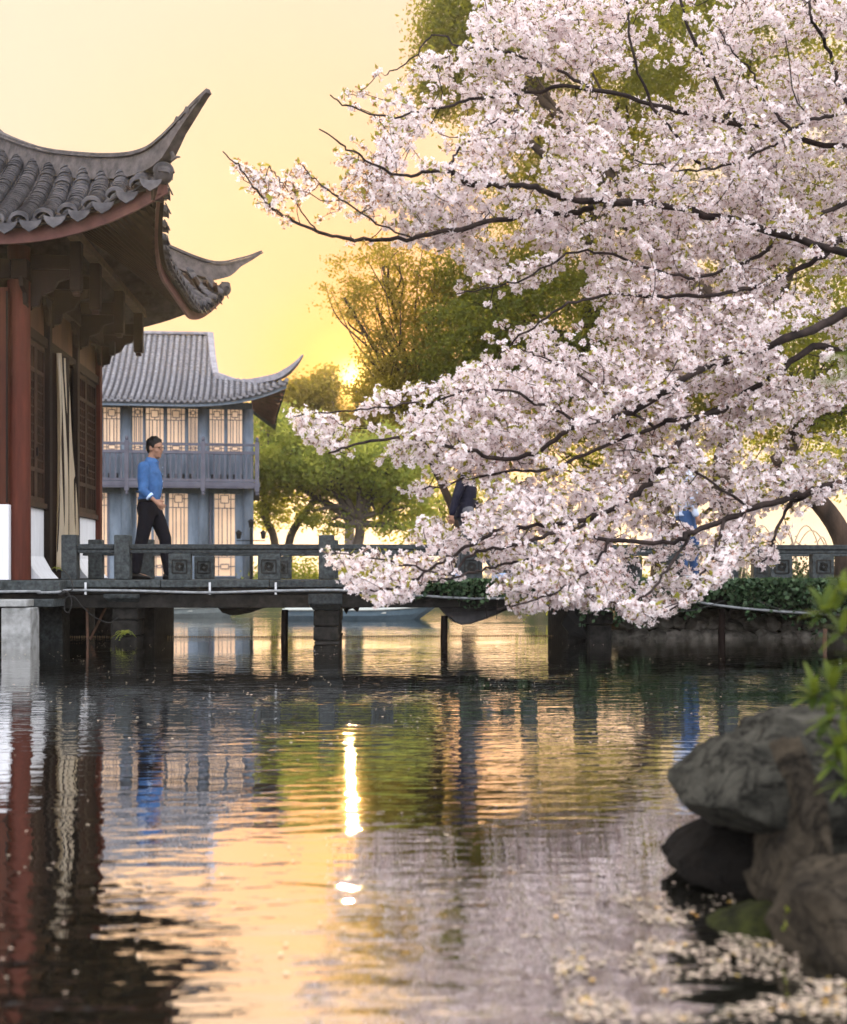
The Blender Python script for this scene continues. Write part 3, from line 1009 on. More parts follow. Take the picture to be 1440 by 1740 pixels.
zu0, zu1 = hz(772), hz(697)
ups = [(128, 147), (152, 179), (184, 211), (231, 248), (253, 282), (288, 317), (323, 338), (358, 382), (388, 412)]
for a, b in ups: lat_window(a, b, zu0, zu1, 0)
hb('apron_panel', 'grey_wood', XL, -.02, .03, .10, ZF, zu0 - .04)
hb('upper_backing', 'grey_wood', XL, -.12, .11, .14, zu0 - .04, ZE - .1)
for x in [hx(q) for q in (150, 182, 250, 285, 320, 385)]:
    hb('mullion', 'grey_wood', x - .028, x + .028, -.03, .028, ZF, ZE - .1)
zl0, zl1 = hz(984) + .10, hz(834)
lows = [(40, 60), (66, 88), (104, 124), (166, 190), (238, 262), (266, 284), (291, 322), (366, 400)]
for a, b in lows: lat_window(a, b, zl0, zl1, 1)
hb('lower_backing', 'grey_wood', XL, -.12, .11, .14, .02, ZF - .31)
for (a, b) in ((192, 213), (324, 340), (402, 414)):
    hb('wall_panel', 'grey_wood', hx(a), hx(b), -.0, .105, .03, ZF - .31, bevel=.01)
for (a, b) in ((191, 212), (358, 364)):
    hb('panel_batten', 'grey_rail', hx(a), hx(a) + .05, -.03, .108, .03, ZF - .31)

# balcony railing: posts with knobs, two rails, each baluster and panel
yb_ = -.70
rl = [(hx(-20)), hx(103), hx(226), hx(349), hx(437)]
for x in rl:
    p_ = hb('balcony_post', 'grey_rail', x - .065, x + .065, yb_ - .065, yb_ + .065, ZF - .28, hz(760) + .06, bevel=.01)
    MB().ell((x, yb_, hz(756) + .06), (.055, .055, .075), 10, 8).build('post_knob', M['grey_rail'], p_, local=True, smooth=True)
    MB().ell((x, yb_, ZF - .33), (.05, .05, .07), 10, 8).build('post_drop', M['grey_rail'], p_, local=True, smooth=True)
for a, b in zip(rl[:-1], rl[1:]):
    for (z, t_) in ((hz(762), .035), (hz(775), .045), (ZF + .06, .04), (ZF - .11, .07)):
        hb('balcony_rail', 'grey_rail', a + .067, b - .067, yb_ - .04, yb_ + .04, z - t_, z + t_)
    n = int((b - a) / .155)
    for i in range(1, n):
        x = a + (b - a) * i / n
        hb('baluster', 'grey_rail', x - .02, x + .02, yb_ - .02, yb_ + .02, ZF + .10, hz(775) - .047)
# right return of the railing
for (z, t_) in ((hz(762), .035), (hz(775), .045), (ZF + .06, .04)):
    hb('balcony_rail', 'grey_rail', rl[-1] - .04, rl[-1] + .04, yb_ + .067, .9, z - t_, z + t_)
for y in np.arange(-.5, .9, .16):
    hb('baluster', 'grey_rail', rl[-1] - .02, rl[-1] + .02, y - .02, y + .02, ZF + .10, hz(775) - .047)
hb('balcony_post', 'grey_rail', rl[-1] - .065, rl[-1] + .065, .9, 1.03, ZF - .28, hz(760) + .06)
# louvred band behind the railing
for i in range(38):
    x = XL + .3 + i * .155 * 1.42
    if x > -.2: break
    hb('apron_slot', 'black', x - .04, x + .04, .018, .027, ZF + .10, ZF + .30)

# roof: hip-and-gable, tile rows running down the front
RX, RY, RZ = hx(352), 3.0, PZ(360, 573, 40.0) - .55
GXe, GYe, GZe = hx(366) , 1.05, PZ(373, 640, 38.0) - .60
EY = -1.05
def hroof(x):
    """eave and top of the tile row at local x"""
    over = max(0.0, (x - (-2.6)) / (1.05 + 2.6))
    e = Vector((x, EY - .18 * over ** 2.2, ZE + .02 + .62 * over ** 3.0))
    if x <= RX: t = Vector((x, RY, RZ))
    else:
        u = (1.05 - x) / (1.05 - GXe)
        if x <= GXe: t = Vector((x, RY - (x - RX) / (GXe - RX) * (RY - GYe), RZ - (x - RX) / max(1e-3, GXe - RX) * (RZ - GZe)))
        else: t = Vector((x, EY + u * (GYe - EY), (ZE + .66) + (GZe - ZE - .66) * u ** 1.5))
    return e, t
def hs(e, t, u):
    p = e.lerp(t, u)
    p.z -= .30 * math.sin(math.pi * u) * min(1, (t - e).length / 4)
    return p
mb = MB()
rings = []
for x in np.concatenate([np.linspace(XL, RX, 8), np.linspace(RX + .02, 1.04, 30)]):
    e, t = hroof(x)
    top = [hs(e, t, u) for u in np.linspace(0, 1, 12)]
    rings.append(top + [p + Vector((0, 0, -.10)) for p in top[::-1]])
mb.loft(rings)
deck_o = mb.build('roof_slope', M['grey_pan'], hall, local=True)
x = 1.0
TPH = .182
while x > hx(60):
    e, t = hroof(x)
    L = (t - e).length
    if L > .3:
        mb = MB()
        n = max(2, int(L / .22))
        for i in range(n):
            rr = []
            for u, lift in ((i / n, .02), (min(1, (i + 1.1) / n), 0)):
                p = hs(e, t, u)
                rr.append([p + Vector((math.cos(a) * .058, 0, .01 + math.sin(a) * .062 + lift)) for a in np.linspace(0, math.pi, 7)] + [p + Vector((-.05, 0, -.02)), p + Vector((.05, 0, -.02))])
            mb.loft(rr)
        mb.build('tile_row', M['grey_tile'], hall, local=True)
        # courses of pan tiles between the rows
        mb = MB()
        e2, t2 = hroof(x - TPH / 2)
        n2 = max(2, int(L / .13))
        for i in range(n2):
            p0, p1 = hs(e2, t2, i / n2), hs(e2, t2, (i + 1) / n2)
            w2 = TPH / 2 - .045
            mb.add([p0 + Vector((-w2, 0, .035)), p0 + Vector((w2, 0, .035)), p1 + Vector((w2, 0, .005)), p1 + Vector((-w2, 0, .005)),
                    p0 + Vector((-w2, 0, -.02)), p0 + Vector((w2, 0, -.02)), p1 + Vector((w2, 0, -.02)), p1 + Vector((-w2, 0, -.02))],
                   [(0, 1, 2, 3), (4, 7, 6, 5), (0, 4, 5, 1), (1, 5, 6, 2), (2, 6, 7, 3), (3, 7, 4, 0)])
        mb.build('pan_row', M['grey_pan'], hall, local=True)
    # eave end: round cap and scalloped drip
    MB().tube([e + Vector((0, -.05, .035)), e + Vector((0, .03, .035))], .062, 10).build('eave_cap_tile', M['grey_tile'], hall, local=True)
    e3, _ = hroof(x - TPH / 2)
    dr = [e3 + Vector((math.cos(a) * .075, -.045, -.01 - .085 * math.sin(a))) for a in np.linspace(0, math.pi, 7)]
    MB().prism(dr, (0, .015, 0)).build('drip_tile', M['grey_tile'], hall, local=True)
    x -= TPH
# fascia under the eave
mb = MB()
rings = []
for x in np.linspace(XL, 1.0, 50):
    e, t = hroof(x)
    p = e + Vector((0, .05, -.06))
    rings.append([p, p + Vector((0, 0, -.13)), p + Vector((0, .05, -.13)), p + Vector((0, .05, 0))])
mb.loft(rings)
mb.build('fascia_board', M['grey_wood'], hall, local=True)
# soffit rows seen at the right corner, with reddish rafters
mb = MB()
rings = []
for y in np.linspace(EY - .15, 5.5, 16):
    over = max(0, 1 - (y - EY) / 3.2)
    e = Vector((1.0 - .22 * (1 - over ** 2), y, ZE + .0 + .58 * over ** 3))
    rings.append([e, Vector((-.05, max(y, .1), ZE + .62)), Vector((-.05, max(y, .1), ZE + .54)), e + Vector((0, 0, -.07))])
mb.loft(rings)
mb.build('side_slope', M['grey_pan'], hall, local=True)
M['soffit_red'] = mat('soffit_red', (.24, .11, .08), (.16, .08, .06), .7, 6)
for y in np.arange(EY + .1, 3.5, .28):
    over = max(0, 1 - (y - EY) / 3.2)
    a = Vector((.93 - .22 * (1 - over ** 2), y, ZE - .10 + .58 * over ** 3))
    MB().bar(a, (-.03, max(y, .15), ZE + .40), .09, .09).build('rafter', M['soffit_red'], hall, local=True)
# ridges
def hridge(path, w_, h_, n=30, taper=None):
    pts = catmull(path, n)
    mb = MB(); rings = []
    for i, p in enumerate(pts):
        d = (pts[min(i + 1, n - 1)] - pts[max(i - 1, 0)]).normalized()
        sd_ = d.cross(Vector((0, 0, 1)))
        sd_ = sd_.normalized() if sd_.length > .05 else Vector((1, 0, 0))
        up = sd_.cross(d).normalized()
        k_ = 1 if not taper else max(.25, 1 - max(0, (i / n - taper) / (1 - taper)) * .75)
        rings.append([p + sd_ * w_ / 2 * k_, p + sd_ * w_ / 2 * k_ + up * h_ * k_, p - sd_ * w_ / 2 * k_ + up * h_ * k_, p - sd_ * w_ / 2 * k_])
    mb.loft(rings)
    return mb
hridge([(XL, RY, RZ + .0), (hx(200), RY, RZ), (RX + .05, RY, RZ + .03)], .26, .10, 12).build('main_ridge', M['grey_ridge'], hall, local=True, bevel=.02)
hridge([(RX + .02, RY, RZ - .02), (RX + (GXe - RX) * .5, (RY + GYe) / 2, (RZ + GZe) / 2 - .12), (GXe, GYe, GZe - .02)], .20, .20).build('verge_ridge', M['grey_ridge'], hall, local=True, bevel=.02)
crn = hroof(1.04)[0]
hr = hridge([(GXe - .02, GYe + .02, GZe), (GXe + .8, GYe - .7, GZe - .34), (crn.x - .55, crn.y + .62, crn.z + .04), (crn.x - .1, crn.y + .2, crn.z + .14), (crn.x + .25, crn.y - .1, crn.z + .42), (crn.x + .46, crn.y - .25, crn.z + .72)], .18, .20, 40, .62)
hr.build('hip_ridge', M['grey_ridge'], hall, local=True, bevel=.02)
# gable wall above the side slope and the plain rear slope
MB().prism([(RX - .15, GYe + .1, GZe - .5), (RX - .15, RY, RZ - .12), (RX - .15, 5.2, GZe - .5)], (-.08, 0, 0)).build('gable_wall', M['grey_wood'], hall, local=True)
MB().prism([(XL, RY + .02, RZ - .02), (XL, 7.2, ZE), (XL, 7.2, ZE - .1), (XL, RY + .02, RZ - .14)], (RX - XL, 0, 0)).build('rear_slope', M['grey_pan'], hall, local=True)

# ------------------------------------------------------------------ boats beyond the bridge
def boat(label, xc, Y, L, W_, H_, hullc, stripe, rot):
    c = PX(xc, Y)
    b = thing('moored_boat', label, 'boat', (c, Y, 0), rot, 'boats moored behind the bridge')
    mh = mat('boat_hull_paint', hullc, tuple(k * .75 for k in hullc), .45, 5)
    ms_ = mat('boat_trim_paint', stripe, None, .45)
    rings, rim, inn = [], [], []
    n = 22
    for i in range(n):
        u = i / (n - 1)
        x = (u - .5) * L
        wv = W_ / 2 * max(.05, math.sin(math.pi * min(1, (u * .88 + .12))) ** .5) if u > .5 else W_ / 2 * (.72 + .28 * math.sin(math.pi * (u)))
        rk = .45 * max(0, (u - .5) / .5) ** 1.5 - .12 * max(0, (.3 - u) / .3)
        sh = H_ * (1 + .55 * max(0, (u - .6) / .4) ** 2)
        rings.append([(x + rk, -wv, sh), (x + rk * .5, -wv * .95, sh * .4), (x, -wv * .72, -.06), (x, -wv * .2, -.12), (x, wv * .2, -.12), (x, wv * .72, -.06), (x + rk * .5, wv * .95, sh * .4), (x + rk, wv, sh),
                      (x + rk, wv - .04, sh), (x, wv * .65, .02), (x, -wv * .65, .02), (x + rk, -wv + .04, sh)])
        rim.append((x + rk, wv, sh))
    MB().loft(rings).build('hull', mh, b, local=True, smooth=False)
    for sgn in (-1, 1):
        MB().tube([(p[0], sgn * p[1] * 1.01, p[2] + .005) for p in rim], .022, 6).build('gunwale', ms_, b, local=True)
    for u in (.25, .5, .72):
        x = (u - .5) * L
        MB().box(x - .1, x + .1, -W_ * .42, W_ * .42, H_ * .62, H_ * .62 + .03).build('thwart', ms_, b, local=True)
    return b
boat('blue hulled boat with pale gunwale moored right of the stone pier', 600, 21.2, 2.2, .9, .17, (.16, .23, .28), (.5, .53, .5), 0)
boat('pale grey boat with upturned bow moored near the hall', 272, 22.4, 2.4, .9, .17, (.33, .38, .38), (.5, .53, .5), R(3))

# ------------------------------------------------------------------ poles standing in the pond
for lab, px, Y, ytop, r_ in (('dark wooden pole leaning slightly in the water left of the stone pier', 484, 14.6, 1036, .042),
                             ('dark wooden pole in the water below the grey sheet', 755, 14.4, 1046, .042),
                             ('dark wooden pole before the stone bank', 1227, 14.05, 1035, .042),
                             ('pale brown wooden pole beside the shrub at the right edge', 1402, 13.4, 1068, .025)):
    c = P(px, ytop, Y)
    o = MB().tube([(c.x - .008, Y, -.5), (c.x, Y, c.z * .5), (c.x + .004, Y, c.z)], [r_ * 1.05, r_, r_ * .96], 12).build('mooring_pole', M['rust' if r_ < .03 else 'wood'], None)
    tag(o, lab, 'pole', 'wooden poles in the pond')

# string of small floats across the water
mb = MB()
for i in range(330):
    px = 40 + i * 3.9
    c = P(px, 1082, 15.25)
    mb.ell((c.x, 15.25 + .05 * math.sin(px * .01) + rnd.uniform(-.01, .01), .006), (.011, .011, .010), 5, 4)
M['float'] = mat('cork_float', (.55, .40, .24), (.35, .25, .15), .7, 20)
tag(mb.build('float_line', M['float']), 'thin line of small floats strung across the water behind the bridge', 'float line')

# ------------------------------------------------------------------ pipe, cables and sheets on the bridge side
pp = thing('water_pipe', 'thin white plastic water pipe strung along the side of the bridge', 'pipe', (PX(300, 13.6), 13.6, .55))
path = [P(x, y, Y) for x, y, Y in ((-30, 1006, 13.36), (62, 1005, 13.36), (66, 1007, 13.37), (100, 1006, 13.40), (115, 1003, 13.60), (230, 1004, 13.66), (350, 1007, 13.66), (470, 1004, 13.66), (585, 1003, 13.64), (690, 1010, 13.66), (780, 1016, 13.66), (860, 1016, 13.66), (960, 1008, 13.66), (1075, 1005, 13.64), (1150, 1017, 13.6), (1240, 1031, 13.58), (1340, 1040, 13.58), (1460, 1046, 13.58))]
MB().tube(catmull(path, 120), .0155, 8).build('pipe_run', M['pipe'], pp, smooth=True)
for px in (146, 357, 469, 690, 880):
    c = P(px, 1000, 13.70)
    MB().box(c.x - .012, c.x + .012, 13.69, 13.70, c.z - .07, c.z + .07).build('pipe_clip', M['steel'], pp)
def cable(label, pts, r_=.008, name='cable'):
    o = MB().tube(catmull([P(*p) for p in pts], 40), r_, 6).build(name, M['cable'], None, smooth=True)
    tag(o, label, 'cable', 'cables on the bridge')
cable('black cable curving over the plinth beside the first railing post', [(96, 968, 13.7), (108, 970, 13.68), (119, 982, 13.6), (124, 1000, 13.5), (112, 1006, 13.45), (100, 1010, 13.4)])
cable('black cable coiled in loops below the pavilion corner', [(100, 1010, 13.4), (112, 1004, 13.4), (122, 1020, 13.4), (118, 1040, 13.4), (110, 1036, 13.4), (112, 1016, 13.42), (126, 1014, 13.4), (140, 1030, 13.5), (160, 1048, 13.6), (185, 1058, 13.7), (200, 1050, 13.7)], .006)
cable('thin black cable drooping below the bridge towards the bank', [(1010, 1008, 13.55), (1100, 1034, 13.5), (1170, 1038, 13.5), (1232, 1020, 13.55)], .005)
cable('thin pale cable sagging before the ivy on the right', [(1290, 1022, 13.45), (1330, 1036, 13.4), (1380, 1038, 13.4), (1460, 1034, 13.45)], .005)
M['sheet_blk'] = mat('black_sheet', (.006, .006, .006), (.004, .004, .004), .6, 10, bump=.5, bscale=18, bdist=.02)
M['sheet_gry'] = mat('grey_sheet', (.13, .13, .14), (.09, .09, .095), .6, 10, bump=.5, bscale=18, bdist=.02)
def sheet(label, outline, Y, m, dy=.3):
    top = [(x, y) for x, y in outline]
    mb = MB()
    n = len(top)
    ring0 = [P(x, y, Y + .03 * math.sin(i * 2.1)) for i, (x, y) in enumerate(top)]
    ring1 = [p + Vector((rnd.uniform(-.02, .02), dy, rnd.uniform(-.01, .02))) for p in ring0]
    mb.loft([ring0, ring1])
    o = mb.build('hanging_sheet', M[m], None)
    tag(o, label, 'sheet', 'torn sheets under the bridge')
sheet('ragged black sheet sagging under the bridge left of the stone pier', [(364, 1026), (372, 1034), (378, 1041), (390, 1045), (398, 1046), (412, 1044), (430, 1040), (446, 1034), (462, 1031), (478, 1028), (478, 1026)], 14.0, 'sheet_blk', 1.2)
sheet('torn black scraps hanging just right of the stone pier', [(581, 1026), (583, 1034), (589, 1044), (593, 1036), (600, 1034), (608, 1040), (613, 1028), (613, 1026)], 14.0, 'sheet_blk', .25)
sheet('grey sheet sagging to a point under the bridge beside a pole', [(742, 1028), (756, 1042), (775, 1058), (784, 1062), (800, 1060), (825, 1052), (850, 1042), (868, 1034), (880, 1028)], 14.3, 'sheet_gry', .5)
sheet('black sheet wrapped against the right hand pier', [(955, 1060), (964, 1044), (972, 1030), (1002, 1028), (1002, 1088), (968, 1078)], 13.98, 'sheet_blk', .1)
# scaffold props in the dark beside the pavilion
for lab, a, b in (('rusty upright prop in the dark gap beside the pavilion', (148, 1022, 13.9), (150, 1120, 13.9)), ('leaning dark prop in the dark gap beside the pavilion', (180, 1032, 14.1), (154, 1086, 14.1))):
    pa, pb = P(*a), P(*b)
    if lab.startswith('rusty'): pb.z = -.3
    o = MB().tube([pa, pb], .016, 8).build('scaffold_prop', M['rust'])
    tag(o, lab, 'prop', 'props beside the pavilion')

# small lantern lamp beyond the railing
lc = P(427, 985, 35.5)
lm = thing('street_lamp', 'small dark lamp post with twin lanterns beside the hall', 'lamp', (lc.x, lc.y, .6))
MB().tube([(lc.x, lc.y, .6), (lc.x, lc.y, 2.15)], [.05, .035], 10).build('pole', M['black'], lm)
MB().bar((lc.x - .42, lc.y, 1.78), (lc.x + .42, lc.y, 1.78), .03, .03).build('cross_arm', M['black'], lm)
for dx in (-.36, .36, 0):
    zz = 1.83 if dx else 2.16
    l_ = MB().loft([[(lc.x + dx + sx * w_, lc.y + sy2 * w_, zz + z) for sx, sy2 in ((-1, -1), (1, -1), (1, 1), (-1, 1))] for w_, z in ((.05, 0), (.075, .17), (.10, .18), (.02, .26))]).build('lantern', M['black'], lm)

# ------------------------------------------------------------------ people on the bridge
def remesh(mb, name, m, parent, voxel=.011, smooth=5, label=None):
    me = mb.mesh(name)
    o = bpy.data.objects.new(name, me)
    col.objects.link(o)
    r_ = o.modifiers.new('r', 'REMESH'); r_.mode = 'VOXEL'; r_.voxel_size = voxel
    if smooth:
        s_ = o.modifiers.new('s', 'SMOOTH'); s_.iterations = smooth; s_.factor = .5
    dg = bpy.context.evaluated_depsgraph_get()
    dg.update()
    me2 = bpy.data.meshes.new_from_object(o.evaluated_get(dg))
    bpy.data.objects.remove(o)
    me2.materials.clear(); me2.materials.append(m)
    me2.polygons.foreach_set('use_smooth', [True] * len(me2.polygons))
    me2.name = name
    o2 = bpy.data.objects.new(name, me2)
    link(o2, parent, True)
    if label: o2['label'] = label
    return o2

def limb(mb, pts, rad, n=14, flat=None):
    """tapered limb: rings along pts with rounded ends; flat = (sideways scale)"""
    P_ = [Vector(p) for p in pts]
    mb.tube(P_, rad, n)
    mb.ell(P_[0], (rad[0],) * 3, 12, 8)
    mb.ell(P_[-1], (rad[-1],) * 3, 12, 8)

def ering(c, rx, ry, n=20, tilt=0):
    out = []
    for k in range(n):
        a = 2 * math.pi * k / n
        x, y = rx * math.cos(a), ry * math.sin(a)
        out.append(Vector(c) + Vector((x, y, -tilt * x)))
    return out

M['skin'] = mat('skin', (.30, .17, .115), (.25, .135, .09), .5, 12)
M['hair'] = mat('hair', (.005, .004, .004), None, .45)
M['leather'] = mat('black_leather', (.008, .007, .007), None, .35)

def hand(mb, w, fwd, down, side, sc=1.0):
    """palm and five fingers rooted at the wrist w"""
    w, fwd, down, side = Vector(w), Vector(fwd).normalized(), Vector(down).normalized(), Vector(side).normalized()
    limb(mb, [w, w + fwd * .05 * sc, w + fwd * .085 * sc], [.022 * sc, .030 * sc, .028 * sc])
    for i, ln in enumerate((.066, .074, .070, .055)):
        off = down * ((i - 1.5) * .021 * sc)
        b = w + fwd * .085 * sc + off
        k1 = b + fwd * ln * .5 * sc + side * .010 + off * .15
        k2 = b + fwd * ln * .95 * sc + side * .030 + off * .25
        limb(mb, [b, k1, k2], [.0105 * sc, .0095 * sc, .008 * sc], 8)
    b = w + fwd * .03 * sc - down * .028 * sc
    limb(mb, [b, b - down * .03 * sc + fwd * .03 * sc, b - down * .035 * sc + fwd * .065 * sc], [.013 * sc, .012 * sc, .009 * sc], 8)

def person(label, x0, Y, H, J, shirt, trousers, shoe, facing=1, glasses=False, cuff=None, long_sleeve=True, jacket_hem=None, hair_col=None, headturn=0.0):
    """J: joints in metres, (forward, lateral, height) for a 1.76 m figure; forward is +X when facing = 1"""
    k = H / 1.76
    root = thing('person', label, 'person', (x0, Y, DK + .004), 0 if facing == 1 else math.pi, 'people walking over the bridge')
    root.scale = (k, k, k)
    V = lambda q: Vector(q)
    # ---- body: one continuous skin mesh
    b = MB()
    hd = V(J['head'])
    Rz = Matrix.Rotation(headturn, 3, 'Z')
    fv = Rz @ Vector((1, 0, 0)); lv = Rz @ Vector((0, 1, 0))
    b.ell(hd + Vector((0, 0, .030)), (.098, .078, .105), 18, 12, Rz)
    b.ell(hd + fv * .022 + Vector((0, 0, -.050)), (.070, .062, .085), 16, 10, Rz)
    b.ell(hd + fv * .050 + Vector((0, 0, -.098)), (.036, .040, .030), 12, 8, Rz)
    b.ell(hd + fv * .098 + Vector((0, 0, -.020)), (.018, .014, .030), 10, 8, Rz)            # nose
    b.ell(hd + fv * .078 + Vector((0, 0, .022)), (.020, .052, .012), 10, 8, Rz)             # brow
    b.ell(hd + fv * .080 + Vector((0, 0, -.064)), (.014, .026, .010), 10, 8, Rz)            # lips
    for sg in (-1, 1):
        b.ell(hd + lv * sg * .079 - fv * .006 + Vector((0, 0, -.012)), (.022, .010, .034), 10, 8, Rz)
        b.ell(hd + fv * .052 + lv * sg * .045 + Vector((0, 0, -.035)), (.030, .024, .028), 10, 8, Rz)
    limb(b, [hd + Vector((-.015, 0, -.06)), V(J['neck'])], [.054, .060])
    tor = J['torso']                                # list of (fwd, z, rx, ry)
    b.loft([ering((f_, 0, z), rx * .86, ry * .86) for f_, z, rx, ry in tor])
    for s_ in ('r', 'l'):
        sh, el, wr = V(J['sh_' + s_]), V(J['el_' + s_]), V(J['wr_' + s_])
        limb(b, [sh, el, wr], [.046, .036, .024])
        d = (wr - el).normalized()
        lat = Vector((0, 1 if s_ == 'l' else -1, 0))
        fing = (d + Vector((.15, 0, -.12))).normalized()
        dn = fing.cross(lat).normalized() * (1 if s_ == 'l' else -1)
        if dn.z > 0: dn = -dn
        hand(b, wr, fing, dn, -lat)
        hp_, kn, an = V(J['hp_' + s_]), V(J['kn_' + s_]), V(J['an_' + s_])
        limb(b, [hp_, kn, an], [.075, .050, .034])
        limb(b, [an, an + Vector((.03, 0, -.04)), an + Vector((.12, 0, -.055))], [.034, .034, .025])
    remesh(b, 'body', M['skin'], root, .009, 3)
    # ---- eyes, hair, glasses
    for sg in (-1, 1):
        MB().ell(hd + fv * .084 + lv * sg * .032 + Vector((0, 0, .002)), (.006, .013, .007), 8, 6, Rz).build('eye', M['hair'], root, True, local=True)
    h = MB()
    h.ell(hd + Vector((0, 0, .058)) - fv * .012, (.104, .086, .090), 18, 12, Rz)
    h.ell(hd - fv * .055 + Vector((0, 0, .012)), (.062, .080, .085), 16, 10, Rz)
    for sg in (-1, 1):
        h.ell(hd + lv * sg * .072 + fv * .012 + Vector((0, 0, .030)), (.030, .012, .045), 10, 8, Rz)
    for i in range(26):
        a = rnd.uniform(0, 6.28); e_ = rnd.uniform(.2, 1.4)
        c = hd + Vector((0, 0, .060)) - fv * .012 + Rz @ Vector((.098 * math.cos(a) * math.cos(e_), .080 * math.sin(a) * math.cos(e_), .086 * math.sin(e_)))
        h.ell(c, (.018, .018, .014), 8, 6)
    remesh(h, 'hair', hair_col or M['hair'], root, .010, 2)
    if glasses:
        g_ = MB()
        for sg in (-1, 1):
            c = hd + fv * .101 + lv * sg * .033 + Vector((0, 0, -.002))
            ring = [c + lv * (.026 * math.cos(a)) + Vector((0, 0, .017 * math.sin(a))) for a in np.linspace(0, 2 * math.pi, 15)]
            g_.tube(ring, .0022, 5, False)
            g_.tube([c + lv * sg * .027 + Vector((0, 0, .006)), hd + fv * .0 + lv * sg * .084 + Vector((0, 0, .006))], .0025, 5)
        g_.tube([hd + fv * .104 + lv * -.008, hd + fv * .104 + lv * .008], .002, 5)
        g_.build('glasses', M['black'], root, local=True)
    # ---- shirt
    s = MB()
    hem = jacket_hem if jacket_hem else tor[0][1]
    rows = [(f_, z, rx, ry) for f_, z, rx, ry in tor]
    if jacket_hem: rows = [(rows[0][0] - .01, hem, rows[0][2] * 1.12, rows[0][3] * 1.08)] + rows
    s.loft([ering((f_, 0, z), rx * 1.03, ry * 1.03, 24) for f_, z, rx, ry in rows])
    for s_ in ('r', 'l'):
        sh, el, wr = V(J['sh_' + s_]), V(J['el_' + s_]), V(J['wr_' + s_])
        end = wr if long_sleeve else el.lerp(wr, .55)
        mid = sh.lerp(el, .5) + Vector((-.006, 0, 0))
        limb(s, [sh, mid, el, end], [.078, .068, .058, .046])
        # creases at the elbow
        for q in range(3):
            c = sh.lerp(el, .75 + .12 * q)
            s.ell(c, (.064, .060, .012), 10, 6)
    nk = V(J['neck'])
    s.tube([nk + Vector((-.01, 0, -.07)), nk + Vector((.0, 0, .005)), nk + Vector((.004, 0, .028))], [.098, .075, .070], 18)
    for sg in (-1, 1):
        s.ell(nk + Vector((.055, sg * .035, -.022)), (.034, .030, .016), 10, 6)
    for q in range(5):                                # soft folds over the waist
        s.ell((tor[0][0] - .02 + .03 * math.sin(q * 2.1), 0, tor[0][1] + .03 + q * .045), (tor[0][2] * 1.06, tor[0][3] * 1.05, .010), 20, 6)
    so = remesh(s, 'shirt' if not jacket_hem else 'jacket', shirt, root, .011, 3)
    if cuff:
        for s_ in ('r', 'l'):
            el, wr = V(J['el_' + s_]), V(J['wr_' + s_])
            a = el.lerp(wr, .50 if not long_sleeve else .9)
            bq = el.lerp(wr, .66 if not long_sleeve else .99)
            MB().tube([a, bq], [.053, .050], 14).build('cuff', cuff, root, True, local=True)
    if not jacket_hem:
        for q in range(5):
            MB().ell((tor[2][0] + tor[2][2] * 1.02 + .0, .0, tor[0][1] + .08 + q * .085), (.005, .006, .006), 6, 5).build('button', cuff or shirt, so, local=True)
    # ---- trousers
    t = MB()
    f0, z0, rx, ry = tor[0]
    t.loft([ering((f0 - .005, 0, z0 - .17), rx * 1.02, ry * .98), ering((f0 - .012, 0, z0 - .08), rx * 1.06, ry * 1.03), ering((f0, 0, z0 + .015), rx * .99, ry * .99)])
    for s_ in ('r', 'l'):
        hp_, kn, an = V(J['hp_' + s_]), V(J['kn_' + s_]), V(J['an_' + s_])
        limb(t, [hp_ + Vector((0, 0, -.02)), hp_.lerp(kn, .5) + Vector((.008, 0, 0)), kn, kn.lerp(an, .5) + Vector((-.012, 0, 0)), an + Vector((0, 0, .02))], [.108, .094, .078, .070, .064], 16)
        for q in range(3):
            c = kn.lerp(an, .72 + .12 * q)
            t.ell(c, (.070, .066, .012), 10, 6)
    remesh(t, 'trousers', trousers, root, .012, 3)
    bl = MB()
    bl.loft([ering((f0, 0, z0 - .012), rx * 1.05, ry * 1.05, 24), ering((f0, 0, z0 + .024), rx * 1.05, ry * 1.05, 24)])
    if not jacket_hem: bl.build('belt', M['leather'], root, True, local=True)
    for s_ in ('r', 'l'):
        an = V(J['an_' + s_])
        pt = J.get('toe_' + s_, (1, 0))                # direction of the toe (forward, up)
        d = Vector((pt[0], 0, pt[1])).normalized()
        u = Vector((-d.z, 0, d.x))
        q = MB()
        base = an - u * .055
        q.loft([[base + d * f_ + Vector((0, w_ * math.cos(a), 0)) + u * (h0 + h_ * math.sin(a)) for a in np.linspace(0, 2 * math.pi, 14, endpoint=False)] for f_, w_, h0, h_ in
                ((-.075, .024, .0, .024), (-.06, .036, .012, .044), (-.01, .040, .020, .056), (.06, .043, .004, .036), (.12, .046, -.006, .026), (.165, .040, -.012, .020), (.19, .018, -.016, .010))])
        sh_o = remesh(q, 'shoe', shoe, root, .009, 2)
        sl = MB()
        sl.loft([[base + d * f_ + Vector((0, w_ * sg, 0)) + u * h_ for sg, h_ in ((-1, -.042), (1, -.042), (1, -.026), (-1, -.026))] for f_, w_ in ((-.078, .026), (-.04, .042), (.06, .044), (.12, .048), (.175, .036), (.195, .014))])
        sl.build('sole', M['leather'] if shoe is M['leather'] else M['sole'], sh_o, local=True)
    return root

